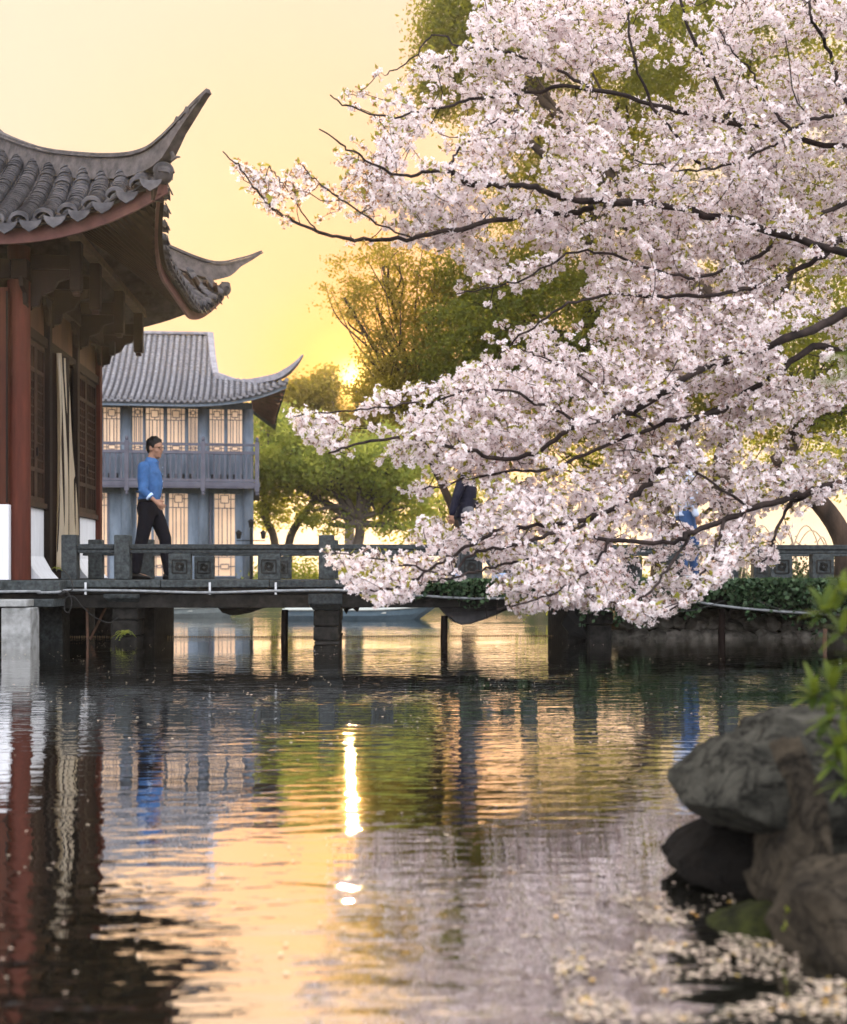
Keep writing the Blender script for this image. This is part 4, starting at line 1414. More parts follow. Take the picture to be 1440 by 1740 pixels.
M['sole'] = mat('pale_sole', (.62, .64, .66), None, .6)
walkJ = dict(head=(.055, 0, 1.610), neck=(.015, 0, 1.465),
    torso=[(-.02, .955, .125, .165), (.0, 1.06, .132, .160), (.01, 1.18, .135, .168), (.005, 1.30, .125, .178), (-.01, 1.385, .100, .170), (-.005, 1.435, .068, .095)],
    sh_r=(-.045, -.185, 1.355), el_r=(-.045, -.235, 1.07), wr_r=(.09, -.235, .955),
    sh_l=(-.02, .185, 1.355), el_l=(-.09, .235, 1.08), wr_l=(-.02, .22, .87),
    hp_r=(-.02, -.085, .90), kn_r=(-.085, -.09, .49), an_r=(-.165, -.09, .085),
    hp_l=(.0, .085, .90), kn_l=(.165, .09, .50), an_l=(.21, .09, .075))
blue = mat('blue_cotton', (.05, .125, .29), (.028, .075, .19), .8, 9, bump=.7, bscale=16, bdist=.012)
cuffm = mat('pale_cuff', (.45, .58, .78), None, .7)
navy = mat('dark_trousers', (.0025, .0022, .0045), (.004, .0037, .0075), .8, 10, bump=.3, bscale=18, bdist=.006)
person('man in blue shirt and dark trousers walking along the bridge', PX(256, 14.8), 14.8, 1.755, walkJ, blue, navy, M['leather'], 1, True, cuffm, False, headturn=-.45)
# second walker: dark padded jacket, mostly behind blossom
J2 = dict(walkJ)
J2.update(head=(.03, 0, 1.60), neck=(.0, 0, 1.455), sh_r=(-.03, -.19, 1.35), el_r=(-.14, -.24, 1.08), wr_r=(-.20, -.24, .86), sh_l=(0, .19, 1.35), el_l=(.06, .24, 1.08), wr_l=(.2, .2, .95),
          hp_r=(.0, -.085, .90), kn_r=(.19, -.09, .53), an_r=(.40, -.09, .09), hp_l=(-.01, .085, .90), kn_l=(.02, .09, .48), an_l=(-.06, .09, .08), toe_r=(1, .18))
pad = mat('navy_jacket', (.005, .005, .014), (.009, .009, .02), .55, 10, bump=.6, bscale=12, bdist=.015)
gtr = mat('grey_trousers', (.10, .10, .11), (.08, .08, .09), .8, 10)
bsh = mat('blue_white_trainer', (.10, .22, .50), (.6, .66, .75), .5, 26)
person('person in navy jacket and grey trousers half hidden by blossom on the bridge', PX(792, 15.2), 15.2, 1.70, J2, pad, gtr, bsh, 1, False, None, True, .80, headturn=-.2)
# third walker: pale jacket and jeans
J3 = dict(walkJ)
J3.update(hp_l=(.0, .085, .90), kn_l=(.12, .09, .50), an_l=(.13, .09, .075), kn_r=(-.02, -.09, .48), an_r=(-.10, -.09, .085), el_r=(-.02, -.24, 1.08), wr_r=(.05, -.24, .86))
pale = mat('pale_jacket', (.48, .54, .66), (.36, .42, .56), .7, 6, bump=.4, bscale=14, bdist=.01)
jean = mat('blue_jeans', (.03, .06, .14), (.04, .08, .18), .8, 8)
wsh = mat('white_trainer', (.62, .64, .68), None, .5)
ghair = mat('grey_brown_hair', (.05, .042, .04), (.09, .08, .08), .5, 20)
person('person in pale blue jacket and jeans behind blossom near the dark trunk', PX(1168, 15.0), 15.0, 1.66, J3, pale, jean, wsh, 1, False, None, True, .84, hair_col=ghair, headturn=-.1)

# ------------------------------------------------------------------ foliage helpers
def rand_rot(n, g):
    """n random rotation frames (n,3,3)"""
    q = g.normal(size=(n, 4)); q /= np.linalg.norm(q, axis=1)[:, None]
    w_, x, y, z = q.T
    return np.stack([np.stack([1 - 2 * (y * y + z * z), 2 * (x * y - z * w_), 2 * (x * z + y * w_)], -1),
                     np.stack([2 * (x * y + z * w_), 1 - 2 * (x * x + z * z), 2 * (y * z - x * w_)], -1),
                     np.stack([2 * (x * z - y * w_), 2 * (y * z + x * w_), 1 - 2 * (x * x + y * y)], -1)], 1)

def leaves(name, pts, length, width, m, parent, g, kind='stuff', droop=0.0):
    """one bent diamond leaf per point"""
    n = len(pts)
    base = np.array([[0, 0, 0], [.5, .5, .10], [1, 0, 0], [.5, -.5, .10]]) * np.array([length, width, length])
    base[:, 0] -= length * .5
    rot = rand_rot(n, g)
    sc = g.uniform(.65, 1.25, n)
    v = np.einsum('nij,kj->nki', rot, base) * sc[:, None, None] + pts[:, None, :]
    return npmesh(name, v.reshape(-1, 3), n, 4, m, parent, kind)

def clumps(center, rad, n_clump, per, r_clump, g, shell=.45):
    """leaf points gathered in small clumps spread through an ellipsoid"""
    c = g.normal(size=(n_clump, 3)); c /= np.linalg.norm(c, axis=1)[:, None]
    r_ = g.uniform(shell ** 3, 1, n_clump) ** (1 / 3)
    cc = np.asarray(center) + c * r_[:, None] * np.asarray(rad)
    k = g.integers(int(per * .5), int(per * 1.5) + 1, n_clump)
    idx = np.repeat(np.arange(n_clump), k)
    rc = g.uniform(.6, 1.3, n_clump) * r_clump
    p = cc[idx] + g.normal(size=(len(idx), 3)) * rc[idx][:, None] * np.array([1, 1, .55])
    return p, cc

def bg_tree(name, label, base, crowns, m_leaf, m_bark, leaf, g, r_trunk=.22, lean=None, group='trees beyond the bridge', limbs=26, cat='tree', trunk_pts=None):
    """crowns: list of (center, radii, clumps, leaves per clump, clump radius)"""
    t = thing(name, label, cat, base, 0, group)
    allp, allc = [], []
    for c, r_, nc, per, rc in crowns:
        p, cc = clumps(c, r_, nc, per, rc, g)
        allp.append(p); allc.append(cc)
    base = Vector(base)
    cen = Vector(np.mean([np.asarray(c[0]) for c in crowns], 0))
    fork = base.lerp(cen, .45)
    if lean: fork += Vector(lean)
    if trunk_pts: tp = catmull([Vector(q) for q in trunk_pts], 14); fork = tp[-1]
    else: tp = catmull([base, base.lerp(fork, .5) + Vector((g.uniform(-.2, .2), 0, 0)), fork], 12)
    mb = MB()
    mb.tube(tp, [r_trunk * (1.35 - .55 * min(1, i / 3) - .25 * i / len(tp)) for i in range(len(tp))], 12)
    tr = mb.build('trunk', m_bark, t, smooth=True)
    lb = MB()
    for c in crowns:
        cc = Vector(c[0])
        start = fork + (tp[-2] - tp[-1]) * g.uniform(0, 2)
        mid = start.lerp(cc, .5) + Vector(g.normal(size=3) * .25) + Vector((0, 0, .2))
        path = catmull([start, mid, cc], 10)
        lb.tube(path, list(np.linspace(r_trunk * .55, r_trunk * .22, 10)), 8)
    ac = np.concatenate(allc)
    sel = g.choice(len(ac), min(limbs, len(ac)), replace=False)
    for i in sel:
        tgt = Vector(ac[i])
        j = int(g.integers(0, len(crowns)))
        dd = [(Vector(c[0]) - tgt).length for c in crowns]
        cc = Vector(crowns[int(np.argmin(dd))][0])
        start = fork.lerp(cc, g.uniform(.3, 1.0))
        mid = start.lerp(tgt, .5) + Vector(g.normal(size=3) * .18)
        lb.tube(catmull([start, mid, tgt], 8), list(np.linspace(r_trunk * .2, r_trunk * .05, 8)), 6)
    lb.build('limbs', m_bark, t, smooth=True, kind='stuff')
    leaves('crown', np.concatenate(allp), leaf, leaf * .55, m_leaf, t, g)
    return t

M['leaf_gold'] = mat('leaf_golden', (.12, .11, .018), None, .5, island=.45, transl=.6, tcol=(.46, .36, .05))
M['leaf_dark'] = mat('leaf_camphor', (.055, .075, .014), None, .5, island=.5, transl=.5, tcol=(.34, .32, .03))
M['leaf_green'] = mat('leaf_green', (.14, .20, .055), None, .6, island=.4, transl=.62, tcol=(.58, .58, .11))
M['leaf_lime'] = mat('leaf_lime', (.15, .19, .03), None, .45, island=.3, transl=.5, tcol=(.42, .42, .05))
M['ivy'] = mat('ivy_leaf', (.035, .065, .03), None, .35, island=.5, transl=.12)
M['hedge'] = mat('hedge_leaf', (.05, .07, .025), None, .5, island=.4, transl=.25)

def pc(x, y, Y): return tuple(P(x, y, Y))
def pr(rx, ry, Y, rd=None):                       # pixel radii -> metres
    k_ = Y / F
    return (rx * k_, (rd if rd else rx) * k_, ry * k_)

# --- the big camphor behind the blossom
Yc = 25.0
g1 = np.random.default_rng(11)
bg_tree('camphor_tree', 'tall dense evergreen tree with gold edged crown behind the blossom', pc(1115, 985, Yc)[:2] + (.55,),
        [(pc(930, 560, Yc), pr(170, 120, Yc, 140), 460, 48, .24), (pc(800, 590, Yc), pr(95, 85, Yc), 220, 42, .22), (pc(830, 480, Yc + 1), pr(110, 60, Yc), 190, 42, .22),
         (pc(1000, 120, Yc + 1), pr(260, 190, Yc, 170), 620, 46, .28), (pc(1000, 360, Yc + 1), pr(220, 130, Yc), 420, 46, .26), (pc(960, 690, Yc + 1), pr(150, 60, Yc), 200, 44, .24)],
        M['leaf_dark'], M['bark2'], .095, g1, .30, trunk_pts=[pc(1135, 985, Yc)[:2] + (.5,), pc(1125, 900, Yc), pc(1090, 790, Yc), pc(1040, 690, Yc), pc(1000, 600, Yc)])
bg_tree('golden_tree', 'thin golden leaved tree arching left of the evergreen with sun behind', pc(800, 985, 26.5)[:2] + (.55,),
        [(pc(650, 450, 26), pr(95, 42, 26), 120, 20, .13), (pc(585, 505, 26), pr(55, 36, 26), 50, 16, .13), (pc(640, 520, 26), pr(65, 42, 26), 90, 20, .14), (pc(645, 665, 26), pr(45, 35, 26), 60, 26, .15), (pc(720, 520, 26), pr(60, 60, 26), 130, 26, .16), (pc(685, 605, 26), pr(75, 50, 26), 170, 30, .16), (pc(720, 680, 26), pr(90, 45, 26), 170, 34, .18), (pc(790, 700, 26), pr(90, 45, 26), 120, 34, .18)],
        M['leaf_gold'], M['bark2'], .085, np.random.default_rng(12), .14, limbs=70)
bg_tree('upper_tree', 'tall leafy tree rising out of the top of the picture', pc(1255, 985, 22)[:2] + (.55,),
        [(pc(1230, 90, 23), pr(210, 170, 23), 460, 44, .26), (pc(860, 80, 23.5), pr(150, 95, 23), 280, 42, .22), (pc(775, 130, 23.5), pr(80, 85, 23), 150, 36, .18), (pc(770, 30, 23.5), pr(60, 60, 23), 90, 34, .18), (pc(1330, 430, 23), pr(150, 190, 23), 380, 42, .26), (pc(1180, 640, 23), pr(150, 80, 23), 220, 40, .24), (pc(1330, 680, 23), pr(120, 70, 23), 160, 40, .24)],
        M['leaf_dark'], M['bark2'], .09, np.random.default_rng(13), .24, trunk_pts=[pc(1240, 985, 22)[:2] + (.5,), pc(1242, 900, 22), pc(1225, 790, 22), pc(1260, 700, 22), pc(1300, 560, 22)])
bg_tree('lime_tree', 'yellow green young tree glowing low behind the blossom', pc(1150, 985, 27)[:2] + (.55,),
        [(pc(1110, 770, 27), pr(95, 65, 27), 80, 24, .2), (pc(1260, 790, 27), pr(105, 75, 27), 80, 24, .2), (pc(1380, 780, 27), pr(90, 90, 27), 110, 24, .22), (pc(960, 770, 28), pr(90, 45, 28), 50, 22, .2), (pc(1040, 740, 28), pr(90, 60, 28), 70, 22, .2)],
        M['leaf_lime'], M['bark2'], .11, np.random.default_rng(14), .12, limbs=60)
bg_tree('leaning_tree', 'thick brown trunk leaning in from the right edge above the railing', pc(1450, 985, 17.5)[:2] + (.5,),
        [(pc(1390, 640, 17.5), pr(140, 110, 17.5), 210, 36, .2), (pc(1520, 560, 17.5), pr(160, 160, 17.5), 150, 34, .22)],
        M['leaf_dark'], M['bark2'], .075, np.random.default_rng(15), .21, trunk_pts=[pc(1446, 985, 17.5)[:2] + (.45,), pc(1436, 925, 17.5), pc(1400, 862, 17.5), pc(1352, 820, 17.5), pc(1320, 770, 17.5)])
# --- across the water, beside the hall
bg_tree('round_tree', 'broad green tree with dark forked limbs beyond the railing', pc(640, 985, 42)[:2] + (.6,),
        [(pc(560, 800, 42), pr(90, 42, 42), 200, 34, .32), (pc(660, 800, 42), pr(85, 48, 42), 200, 34, .32), (pc(610, 778, 42), pr(110, 32, 42), 150, 34, .32), (pc(520, 745, 42), pr(45, 26, 42), 60, 32, .3), (pc(690, 745, 42), pr(45, 28, 42), 60, 32, .3), (pc(690, 860, 42), pr(60, 34, 42), 90, 28, .3), (pc(530, 868, 42), pr(30, 16, 42), 22, 22, .24), (pc(560, 890, 42), pr(60, 24, 42), 26, 18, .22), (pc(690, 900, 42), pr(70, 24, 42), 34, 18, .22), (pc(480, 810, 43), pr(45, 42, 43), 80, 32, .3)],
        M['leaf_green'], M['bark3'], .17, np.random.default_rng(21), .26, limbs=90, trunk_pts=[pc(602, 985, 42)[:2] + (.5,), pc(606, 940, 42), pc(612, 905, 42), pc(610, 880, 42)])
bg_tree('stooping_tree', 'second green tree whose trunk slants right under the round crown', pc(505, 985, 43)[:2] + (.6,),
        [(pc(600, 830, 43.5), pr(60, 30, 43), 70, 28, .3), (pc(545, 780, 44), pr(60, 34, 43), 90, 30, .32), (pc(665, 775, 44), pr(55, 34, 43), 80, 30, .32)],
        M['leaf_green'], M['bark3'], .17, np.random.default_rng(26), .2, limbs=60, trunk_pts=[pc(488, 985, 43)[:2] + (.5,), pc(492, 920, 43), pc(512, 880, 43), pc(535, 850, 43)])
bg_tree('forked_tree', 'green tree with leaning trunk right beside the grey hall', pc(480, 985, 44)[:2] + (.6,),
        [(pc(465, 735, 45), pr(42, 50, 45), 110, 32, .34), (pc(455, 800, 44), pr(35, 40, 44), 80, 30, .3), (pc(520, 745, 46), pr(60, 36, 46), 130, 32, .34), (pc(455, 870, 44), pr(24, 30, 44), 40, 28, .28)],
        M['leaf_green'], M['bark3'], .17, np.random.default_rng(22), .2, limbs=40, trunk_pts=[pc(470, 985, 44)[:2] + (.5,), pc(466, 915, 44), pc(448, 870, 44), pc(456, 820, 44)])
bg_tree('amber_tree', 'amber lit tree in front of the low sun', pc(600, 985, 55)[:2] + (.6,),
        [(pc(526, 674, 55), pr(48, 32, 55), 150, 34, .32), (pc(500, 700, 55), pr(45, 40, 55), 120, 32, .34), (pc(548, 716, 55), pr(36, 28, 55), 70, 32, .32), (pc(652, 715, 55), pr(32, 30, 55), 70, 32, .32), (pc(600, 745, 55), pr(50, 12, 55), 30, 26, .28), (pc(660, 672, 55), pr(45, 45, 55), 100, 30, .36), (pc(700, 690, 55), pr(70, 55, 55), 160, 32, .36), (pc(575, 735, 55), pr(90, 40, 55), 140, 32, .36), (pc(640, 628, 55), pr(26, 22, 55), 26, 22, .3), (pc(606, 664, 55), pr(26, 14, 55), 14, 16, .22), (pc(560, 640, 55), pr(30, 18, 55), 30, 22, .3)],
        M['leaf_gold'], M['bark3'], .19, np.random.default_rng(23), .32, limbs=40)
bg_tree('slender_tree', 'slender pale tree seen low between round tree and blossom', pc(745, 985, 46)[:2] + (.6,),
        [(pc(745, 850, 46), pr(45, 55, 46), 50, 22, .26), (pc(800, 860, 46), pr(50, 36, 46), 26, 20, .26), (pc(720, 900, 46), pr(40, 22, 46), 30, 22, .26), (pc(860, 820, 46), pr(60, 40, 46), 26, 20, .26)],
        M['leaf_lime'], M['bark3'], .15, np.random.default_rng(24), .12, limbs=50)
# low hedge and scrub, behind the far railing
def scrub(label, x0, x1, y0, y1, Y, n, m, seed, leaf=.08):
    g = np.random.default_rng(seed)
    a, b = P(x0, y1, Y), P(x1, y0, Y)
    t = thing('shrub', label, 'shrub', ((a.x + b.x) / 2, Y, .55), 0, 'low shrubs on the far bank')
    nn = max(6, n // 40)
    cc = np.stack([g.uniform(a.x, b.x, nn), g.uniform(Y - .5, Y + .5, nn), np.abs(g.normal(0, .5, nn)) * (b.z - a.z) + .45], -1)
    p = cc[g.integers(0, nn, n)] + g.normal(size=(n, 3)) * np.array([.22, .2, .16])
    mb = MB()
    for c in cc[:min(nn, 26)]:
        mb.tube(catmull([(c[0] + g.uniform(-.1, .1), c[1], .45), (c[0] + g.uniform(-.1, .1), c[1], c[2] * .7), tuple(c)], 5), [.015, .012, .01, .008, .004], 5)
    mb.build('stems', M['bark3'], t, kind='stuff')
    leaves('foliage', p, leaf, leaf * .5, m, t, g)
scrub('yellow green shrubs behind the railing next to the hall', 440, 560, 940, 985, 36, 1500, M['leaf_lime'], 31, .14)
scrub('loose green shrubs seen under the handrail left of the blossom', 560, 720, 945, 985, 37, 1500, M['leaf_green'], 32, .14)
scrub('dark shrubs behind the right end of the railing', 1250, 1460, 935, 985, 18.2, 4500, M['hedge'], 33, .06)
scrub('olive shrubs behind the middle of the railing', 880, 1080, 955, 985, 20, 1500, M['leaf_lime'], 34, .08)

# hoops of pale bamboo by the leaning trunk
hoop = thing('hoop_fence', 'pale bent bamboo hoops beside the leaning trunk', 'fence', (PX(1360, 19.0), 19.0, .55))
for i in range(8):
    a0 = P(1290 + i * 15 + rnd.uniform(-6, 6), 985, 19 + rnd.uniform(-.2, .2)); w_ = rnd.uniform(.35, .8)
    hgt = rnd.uniform(.6, 1.0)
    pts = [(a0.x + w_ * (u - .5), a0.y, .55 + hgt * math.sin(math.pi * u) ** .8 + .2 * u) for u in np.linspace(0, 1, 14)]
    MB().tube(pts, .011, 6).build('hoop', mat('bamboo', (.45, .36, .27), None, .6) if i == 0 else bpy.data.materials['bamboo'], hoop, smooth=True)

# ------------------------------------------------------------------ bank stones under the right end of the bridge
def rock_mesh(name, seed, rx, ry, rz, sub=3, facets=9, rough_=.10):
    import bmesh
    bm = bmesh.new()
    bmesh.ops.create_icosphere(bm, subdivisions=sub, radius=1)
    r_ = random.Random(seed)
    planes = []
    for i in range(facets):
        d = Vector((r_.gauss(0, 1), r_.gauss(0, 1), r_.gauss(0, 1))).normalized()
        planes.append((d, r_.uniform(.62, .9)))
    off = Vector((seed * 3.1, seed * 1.7, seed * .9))
    for v in bm.verts:
        p = v.co.copy()
        for d, k_ in planes:
            q = p.dot(d)
            if q > k_: p -= d * (q - k_)
        p *= 1 + rough_ * noise.fractal(p * 2.2 + off, .8, 2.1, 5)
        v.co = Vector((p.x * rx, p.y * ry, p.z * rz))
    me = bpy.data.meshes.new(name)
    bm.to_mesh(me); bm.free()
    return me
M['bankstone'] = mat('bank_stone', (.42, .39, .34), (.16, .15, .13), .85, 6, bump=.7, bscale=28, bdist=.015, objvar=.25)
bank = thing('bank_wall', 'rough stone bank below the ivy at the right end of the bridge', 'wall', (PX(1240, 14.9), 14.95, 0))
px = 1052
i = 0
while px < 1500:
    for row, (yy, Yb) in enumerate(((1084, 14.75), (1062, 14.95), (1046, 15.2))):
        w_ = rnd.uniform(15, 27)
        c = P(px + rnd.uniform(-6, 6) + row * 9, yy + rnd.uniform(-3, 3), Yb)
        o = bpy.data.objects.new('stone', rock_mesh('stone', i + 3, w_ * .0085, .2, .105, 3, 7, .16))
        o.data.materials.append(M['bankstone'])
        link(o, bank)
        o.location = c
        o.rotation_euler = (rnd.uniform(-.2, .2), rnd.uniform(-.2, .2), rnd.uniform(-.3, .3))
        i += 1
    px += 31

# ivy hanging over the bridge side
g = np.random.default_rng(41)
ivy = thing('ivy', 'dark green ivy hanging over the right half of the bridge edge', 'ivy', (PX(1150, 13.6), 13.62, .5))
pts = []
def ivy_patch(x0, x1, n, ylo, yhi, Y, spread=.05):
    x = g.uniform(x0, x1, n)
    dep = np.abs(g.normal(0, .55, n))
    wave = .5 + .5 * np.sin(x * .045) * np.sin(x * .021 + 1)
    y = ylo + (yhi - ylo) * np.clip(dep, 0, 1.5) * (.45 + .8 * wave)
    for a, b in zip(x, y):
        q = P(a, b, Y - abs(g.normal(0, spread)))
        pts.append(q)
ivy_patch(690, 1010, 2600, 985, 1012, 13.70)
ivy_patch(1000, 1470, 7500, 984, 1030, 13.70, .08)
ivy_patch(985, 1060, 700, 1000, 1048, 13.72, .08)
ivy_patch(1380, 1470, 600, 1000, 1060, 13.5)
leaves('ivy_leaves', np.array([tuple(p) for p in pts]), .062, .055, M['ivy'], ivy, g)
mb = MB()
for _ in range(40):
    x = g.uniform(700, 1450); Y = 13.68
    L = g.uniform(15, 70) if x > 820 else g.uniform(10, 30)
    mb.tube(catmull([P(x, 986, Y), P(x + g.uniform(-6, 6), 986 + L * .5, Y - .04), P(x + g.uniform(-10, 10), 986 + L, Y - .02)], 7), .004, 5)
mb.build('vine', M['bark'], ivy, kind='stuff')
# fern under the bridge, weed on the plinth
def fern(label, px, py, Y, n, L, m, seed):
    g = np.random.default_rng(seed)
    c = P(px, py, Y)
    t = thing('fern', label, 'fern', c)
    for i in range(n):
        a = g.uniform(0, 6.28); el = g.uniform(.3, 1.2)
        d = Vector((math.cos(a) * math.cos(el), math.sin(a) * math.cos(el) - .3, math.sin(el)))
        pts_ = [c + d * L * u + Vector((0, 0, -L * .7 * u * u)) for u in np.linspace(0, 1, 7)]
        mb = MB()
        for j in range(1, 7):
            p = pts_[j]; ax = (pts_[j] - pts_[j - 1]).normalized()
            sd_ = ax.cross(Vector((0, 0, 1))).normalized()
            for sg in (-1, 1):
                q = p + sd_ * sg * L * .22 * (1 - j / 8)
                mb.add([p, p + ax * L * .05, q + ax * L * .04, q - ax * L * .01], [(0, 1, 2, 3)])
        mb.tube(pts_, .002, 4)
        mb.build('frond', m, t)
fern('small green fern growing from the dark pier by the water', 212, 1078, 13.75, 16, .17, M['leaf_green'], 3)
fern('tiny yellow weed beside the first railing post', 97, 966, 13.6, 8, .07, M['leaf_lime'], 4)

# ------------------------------------------------------------------ cherry tree
gc = np.random.default_rng(5)
cherry = thing('cherry_tree', 'blossoming cherry tree reaching over the pond from the right', 'tree', (4.4, 7.4, .4))
TR = [(4.55, 7.5, -.1), (4.4, 7.4, .8), (4.15, 7.2, 1.7), (3.95, 7.1, 2.4), (3.8, 7.0, 3.2), (3.75, 7.1, 4.4)]
tp = catmull(TR, 26)
MB().tube(tp, [.24 - .15 * i / 25 + .08 * max(0, 1 - i / 3) for i in range(26)], 14).build('trunk', M['bark'], cherry, smooth=True)
# main boughs, photo pixels from the trunk side outwards, depth at both ends, thickness in px at both ends
B = [
 ([(1600, 500), (1440, 530), (1387, 559), (1331, 577), (1275, 600), (1219, 619), (1170, 637), (1125, 670), (1057, 704), (986, 722), (956, 736), (907, 770), (851, 781), (799, 766), (740, 752), (690, 745), (620, 752), (560, 770)], 7.0, 6.3, 30, 5),
 ([(1600, 590), (1440, 596), (1380, 592), (1312, 640), (1256, 674), (1219, 700), (1155, 713), (1110, 726), (1012, 764), (937, 797), (870, 800), (790, 815), (720, 830)], 7.2, 6.6, 26, 4),
 ([(1219, 700), (1175, 715), (1159, 734), (1144, 771), (1110, 816), (1072, 846), (1024, 872), (960, 890), (900, 896), (845, 901), (803, 927), (752, 953), (710, 984), (660, 1000), (610, 1005)], 7.1, 6.0, 20, 4),
 ([(1024, 872), (950, 915), (900, 948), (860, 958), (821, 969), (778, 979), (735, 990)], 6.5, 6.1, 9, 4),
 ([(1600, 770), (1440, 816), (1387, 831), (1331, 850), (1275, 865), (1230, 884), (1174, 906), (1144, 921), (1031, 917), (956, 906), (880, 925), (812, 936), (760, 975), (700, 960), (640, 950), (560, 938)], 7.0, 6.0, 24, 3),
 ([(1387, 831), (1345, 855), (1339, 861), (1316, 910), (1309, 940), (1290, 960)], 6.9, 6.8, 13, 4),
 ([(1174, 906), (1140, 960), (1100, 1010), (1060, 1025), (1010, 1015)], 6.5, 6.0, 9, 3),
 ([(1230, 884), (1215, 940), (1180, 990), (1150, 1030), (1110, 1050)], 6.6, 6.3, 9, 3),
 ([(1031, 917), (1010, 960), (960, 1000), (900, 1020), (845, 1035)], 6.3, 5.9, 8, 3),
 ([(1600, 420), (1440, 405), (1406, 431), (1350, 461), (1301, 480), (1230, 500), (1140, 505), (1040, 500), (960, 520), (900, 560), (850, 600)], 7.4, 6.8, 22, 4),
 ([(1500, 330), (1430, 350), (1346, 390), (1282, 439), (1230, 461), (1150, 470), (1060, 440), (980, 430), (900, 470), (830, 490), (775, 500)], 7.5, 6.8, 18, 3),
 ([(1600, 470), (1480, 440), (1330, 400), (1200, 365), (1076, 345), (1020, 349), (967, 362), (900, 362), (812, 383), (738, 397), (683, 407), (609, 407), (554, 397), (499, 375), (462, 350), (433, 320), (407, 283), (381, 261)], 7.3, 6.4, 26, 3),
 ([(1076, 345), (1010, 342), (949, 334), (900, 316), (830, 313), (793, 311), (767, 291), (720, 294), (675, 298), (620, 270), (580, 245), (543, 217)], 6.9, 6.4, 20, 3),
 ([(793, 311), (767, 291), (778, 258), (811, 224), (850, 200), (880, 185)], 6.7, 6.8, 9, 3),
 ([(1500, 260), (1380, 240), (1250, 210), (1120, 180), (1000, 150), (900, 156), (848, 162), (793, 173), (738, 184), (664, 199), (591, 180), (561, 164)], 7.6, 6.8, 20, 3),
 ([(1500, 180), (1440, 191), (1387, 202), (1346, 221), (1312, 247), (1240, 280), (1160, 290), (1080, 270)], 7.2, 6.8, 14, 4),
 ([(1346, 221), (1297, 169), (1279, 127), (1240, 80), (1210, 30)], 7.1, 7.2, 9, 3),
 ([(1520, 260), (1440, 169), (1414, 97), (1384, 37), (1372, 0), (1350, -60)], 7.0, 7.0, 16, 6),
 ([(1300, 300), (1185, 79), (1155, 0), (1130, -60)], 7.4, 7.4, 11, 6),
 ([(1200, 290), (1110, 180), (1072, 67), (1065, 0), (1050, -40)], 7.4, 7.4, 10, 5),
 ([(1000, 150), (930, 110), (860, 90), (790, 80), (740, 60), (700, 100), (660, 125)], 7.1, 6.9, 9, 3),
 ([(700, 405), (640, 380), (580, 340), (540, 310), (515, 282)], 6.5, 6.3, 5, 3),
 ([(540, 393), (500, 340), (470, 300), (455, 282)], 6.4, 6.3, 4, 2),
 ([(986, 722), (900, 680), (820, 660), (740, 680), (660, 690), (580, 700), (505, 705)], 6.7, 6.2, 8, 3),
 ([(1110, 726), (1000, 650), (930, 610), (880, 590)], 6.9, 6.7, 8, 3),
 ([(1275, 865), (1180, 800), (1100, 770), (1050, 765)], 6.8, 6.7, 8, 3),
]
nodes, nrad = [], []
for pl, d0, d1, w0, w1 in B:
    n_ = len(pl)
    pts = []
    for i, (x, y) in enumerate(pl):
        u = i / (n_ - 1)
        Yd = d0 + (d1 - d0) * u + .10 * math.sin(i * 1.9 + d0 * 7)
        pts.append(P(x, y, Yd))
    if pl[0][0] >= 1480:                              # joins the trunk outside the picture
        q = min(tp, key=lambda v: (v - pts[0]).length + abs(v.z + .25 - pts[0].z))
        pts = [q, q.lerp(pts[0], .5) + Vector((0, 0, .05))] + pts
    m_ = len(pts) * 5
    cv = catmull(pts, m_)
    rr = [max(.0032, .5 * (w0 + (w1 - w0) * (i / (m_ - 1)) ** .8) * 6.6 / F * .72 * (1 + .12 * math.sin(i * 1.3) * rnd.random())) for i in range(m_)]
    cv = [p + Vector((rnd.gauss(0, .006), rnd.gauss(0, .012), rnd.gauss(0, .006))) for p in cv]
    MB().tube(cv, rr, 8).build('bough', M['bark'], cherry, smooth=True)
    for i in range(2, m_):
        if cv[i].x < PX(1600, cv[i].y):
            nodes.append(cv[i]); nrad.append(rr[i])

# where blossom hangs (photo pixels): polygons with a relative density
def inpoly(x, y, poly):
    c = np.zeros(len(x), bool)
    j = len(poly) - 1
    for i in range(len(poly)):
        xi, yi = poly[i]; xj, yj = poly[j]
        t = ((yi > y) != (yj > y)) & (x < (xj - xi) * (y - yi) / (yj - yi + 1e-9) + xi)
        c ^= t
        j = i
    return c
UP = [(382, 255), (420, 285), (455, 278), (470, 300), (515, 280), (560, 318), (600, 300), (560, 265), (540, 215), (600, 235), (640, 262), (625, 205), (560, 165), (620, 150), (655, 165), (640, 125), (690, 130), (720, 95), (790, 85), (800, 30), (820, -40), (1540, -40), (1540, 640), (900, 640), (845, 600), (800, 560), (825, 520), (755, 520), (760, 490), (800, 470), (770, 430), (700, 418), (610, 415), (540, 402), (480, 380), (430, 330)]
LO = [(490, 700), (560, 700), (590, 720), (640, 655), (700, 660), (760, 640), (830, 600), (880, 560), (1540, 560), (1540, 790), (1440, 830), (1390, 850), (1350, 925), (1325, 965), (1270, 960), (1200, 1005), (1150, 1050), (1095, 1062), (1040, 1030), (960, 1035), (900, 1040), (830, 1046), (800, 1005), (740, 985), (690, 1018), (640, 1022), (590, 1002), (570, 960), (545, 938), (600, 945), (680, 930), (690, 890), (750, 875), (800, 870), (830, 850), (820, 815), (770, 832), (720, 848), (690, 842), (665, 800), (600, 772), (530, 755), (510, 735)]
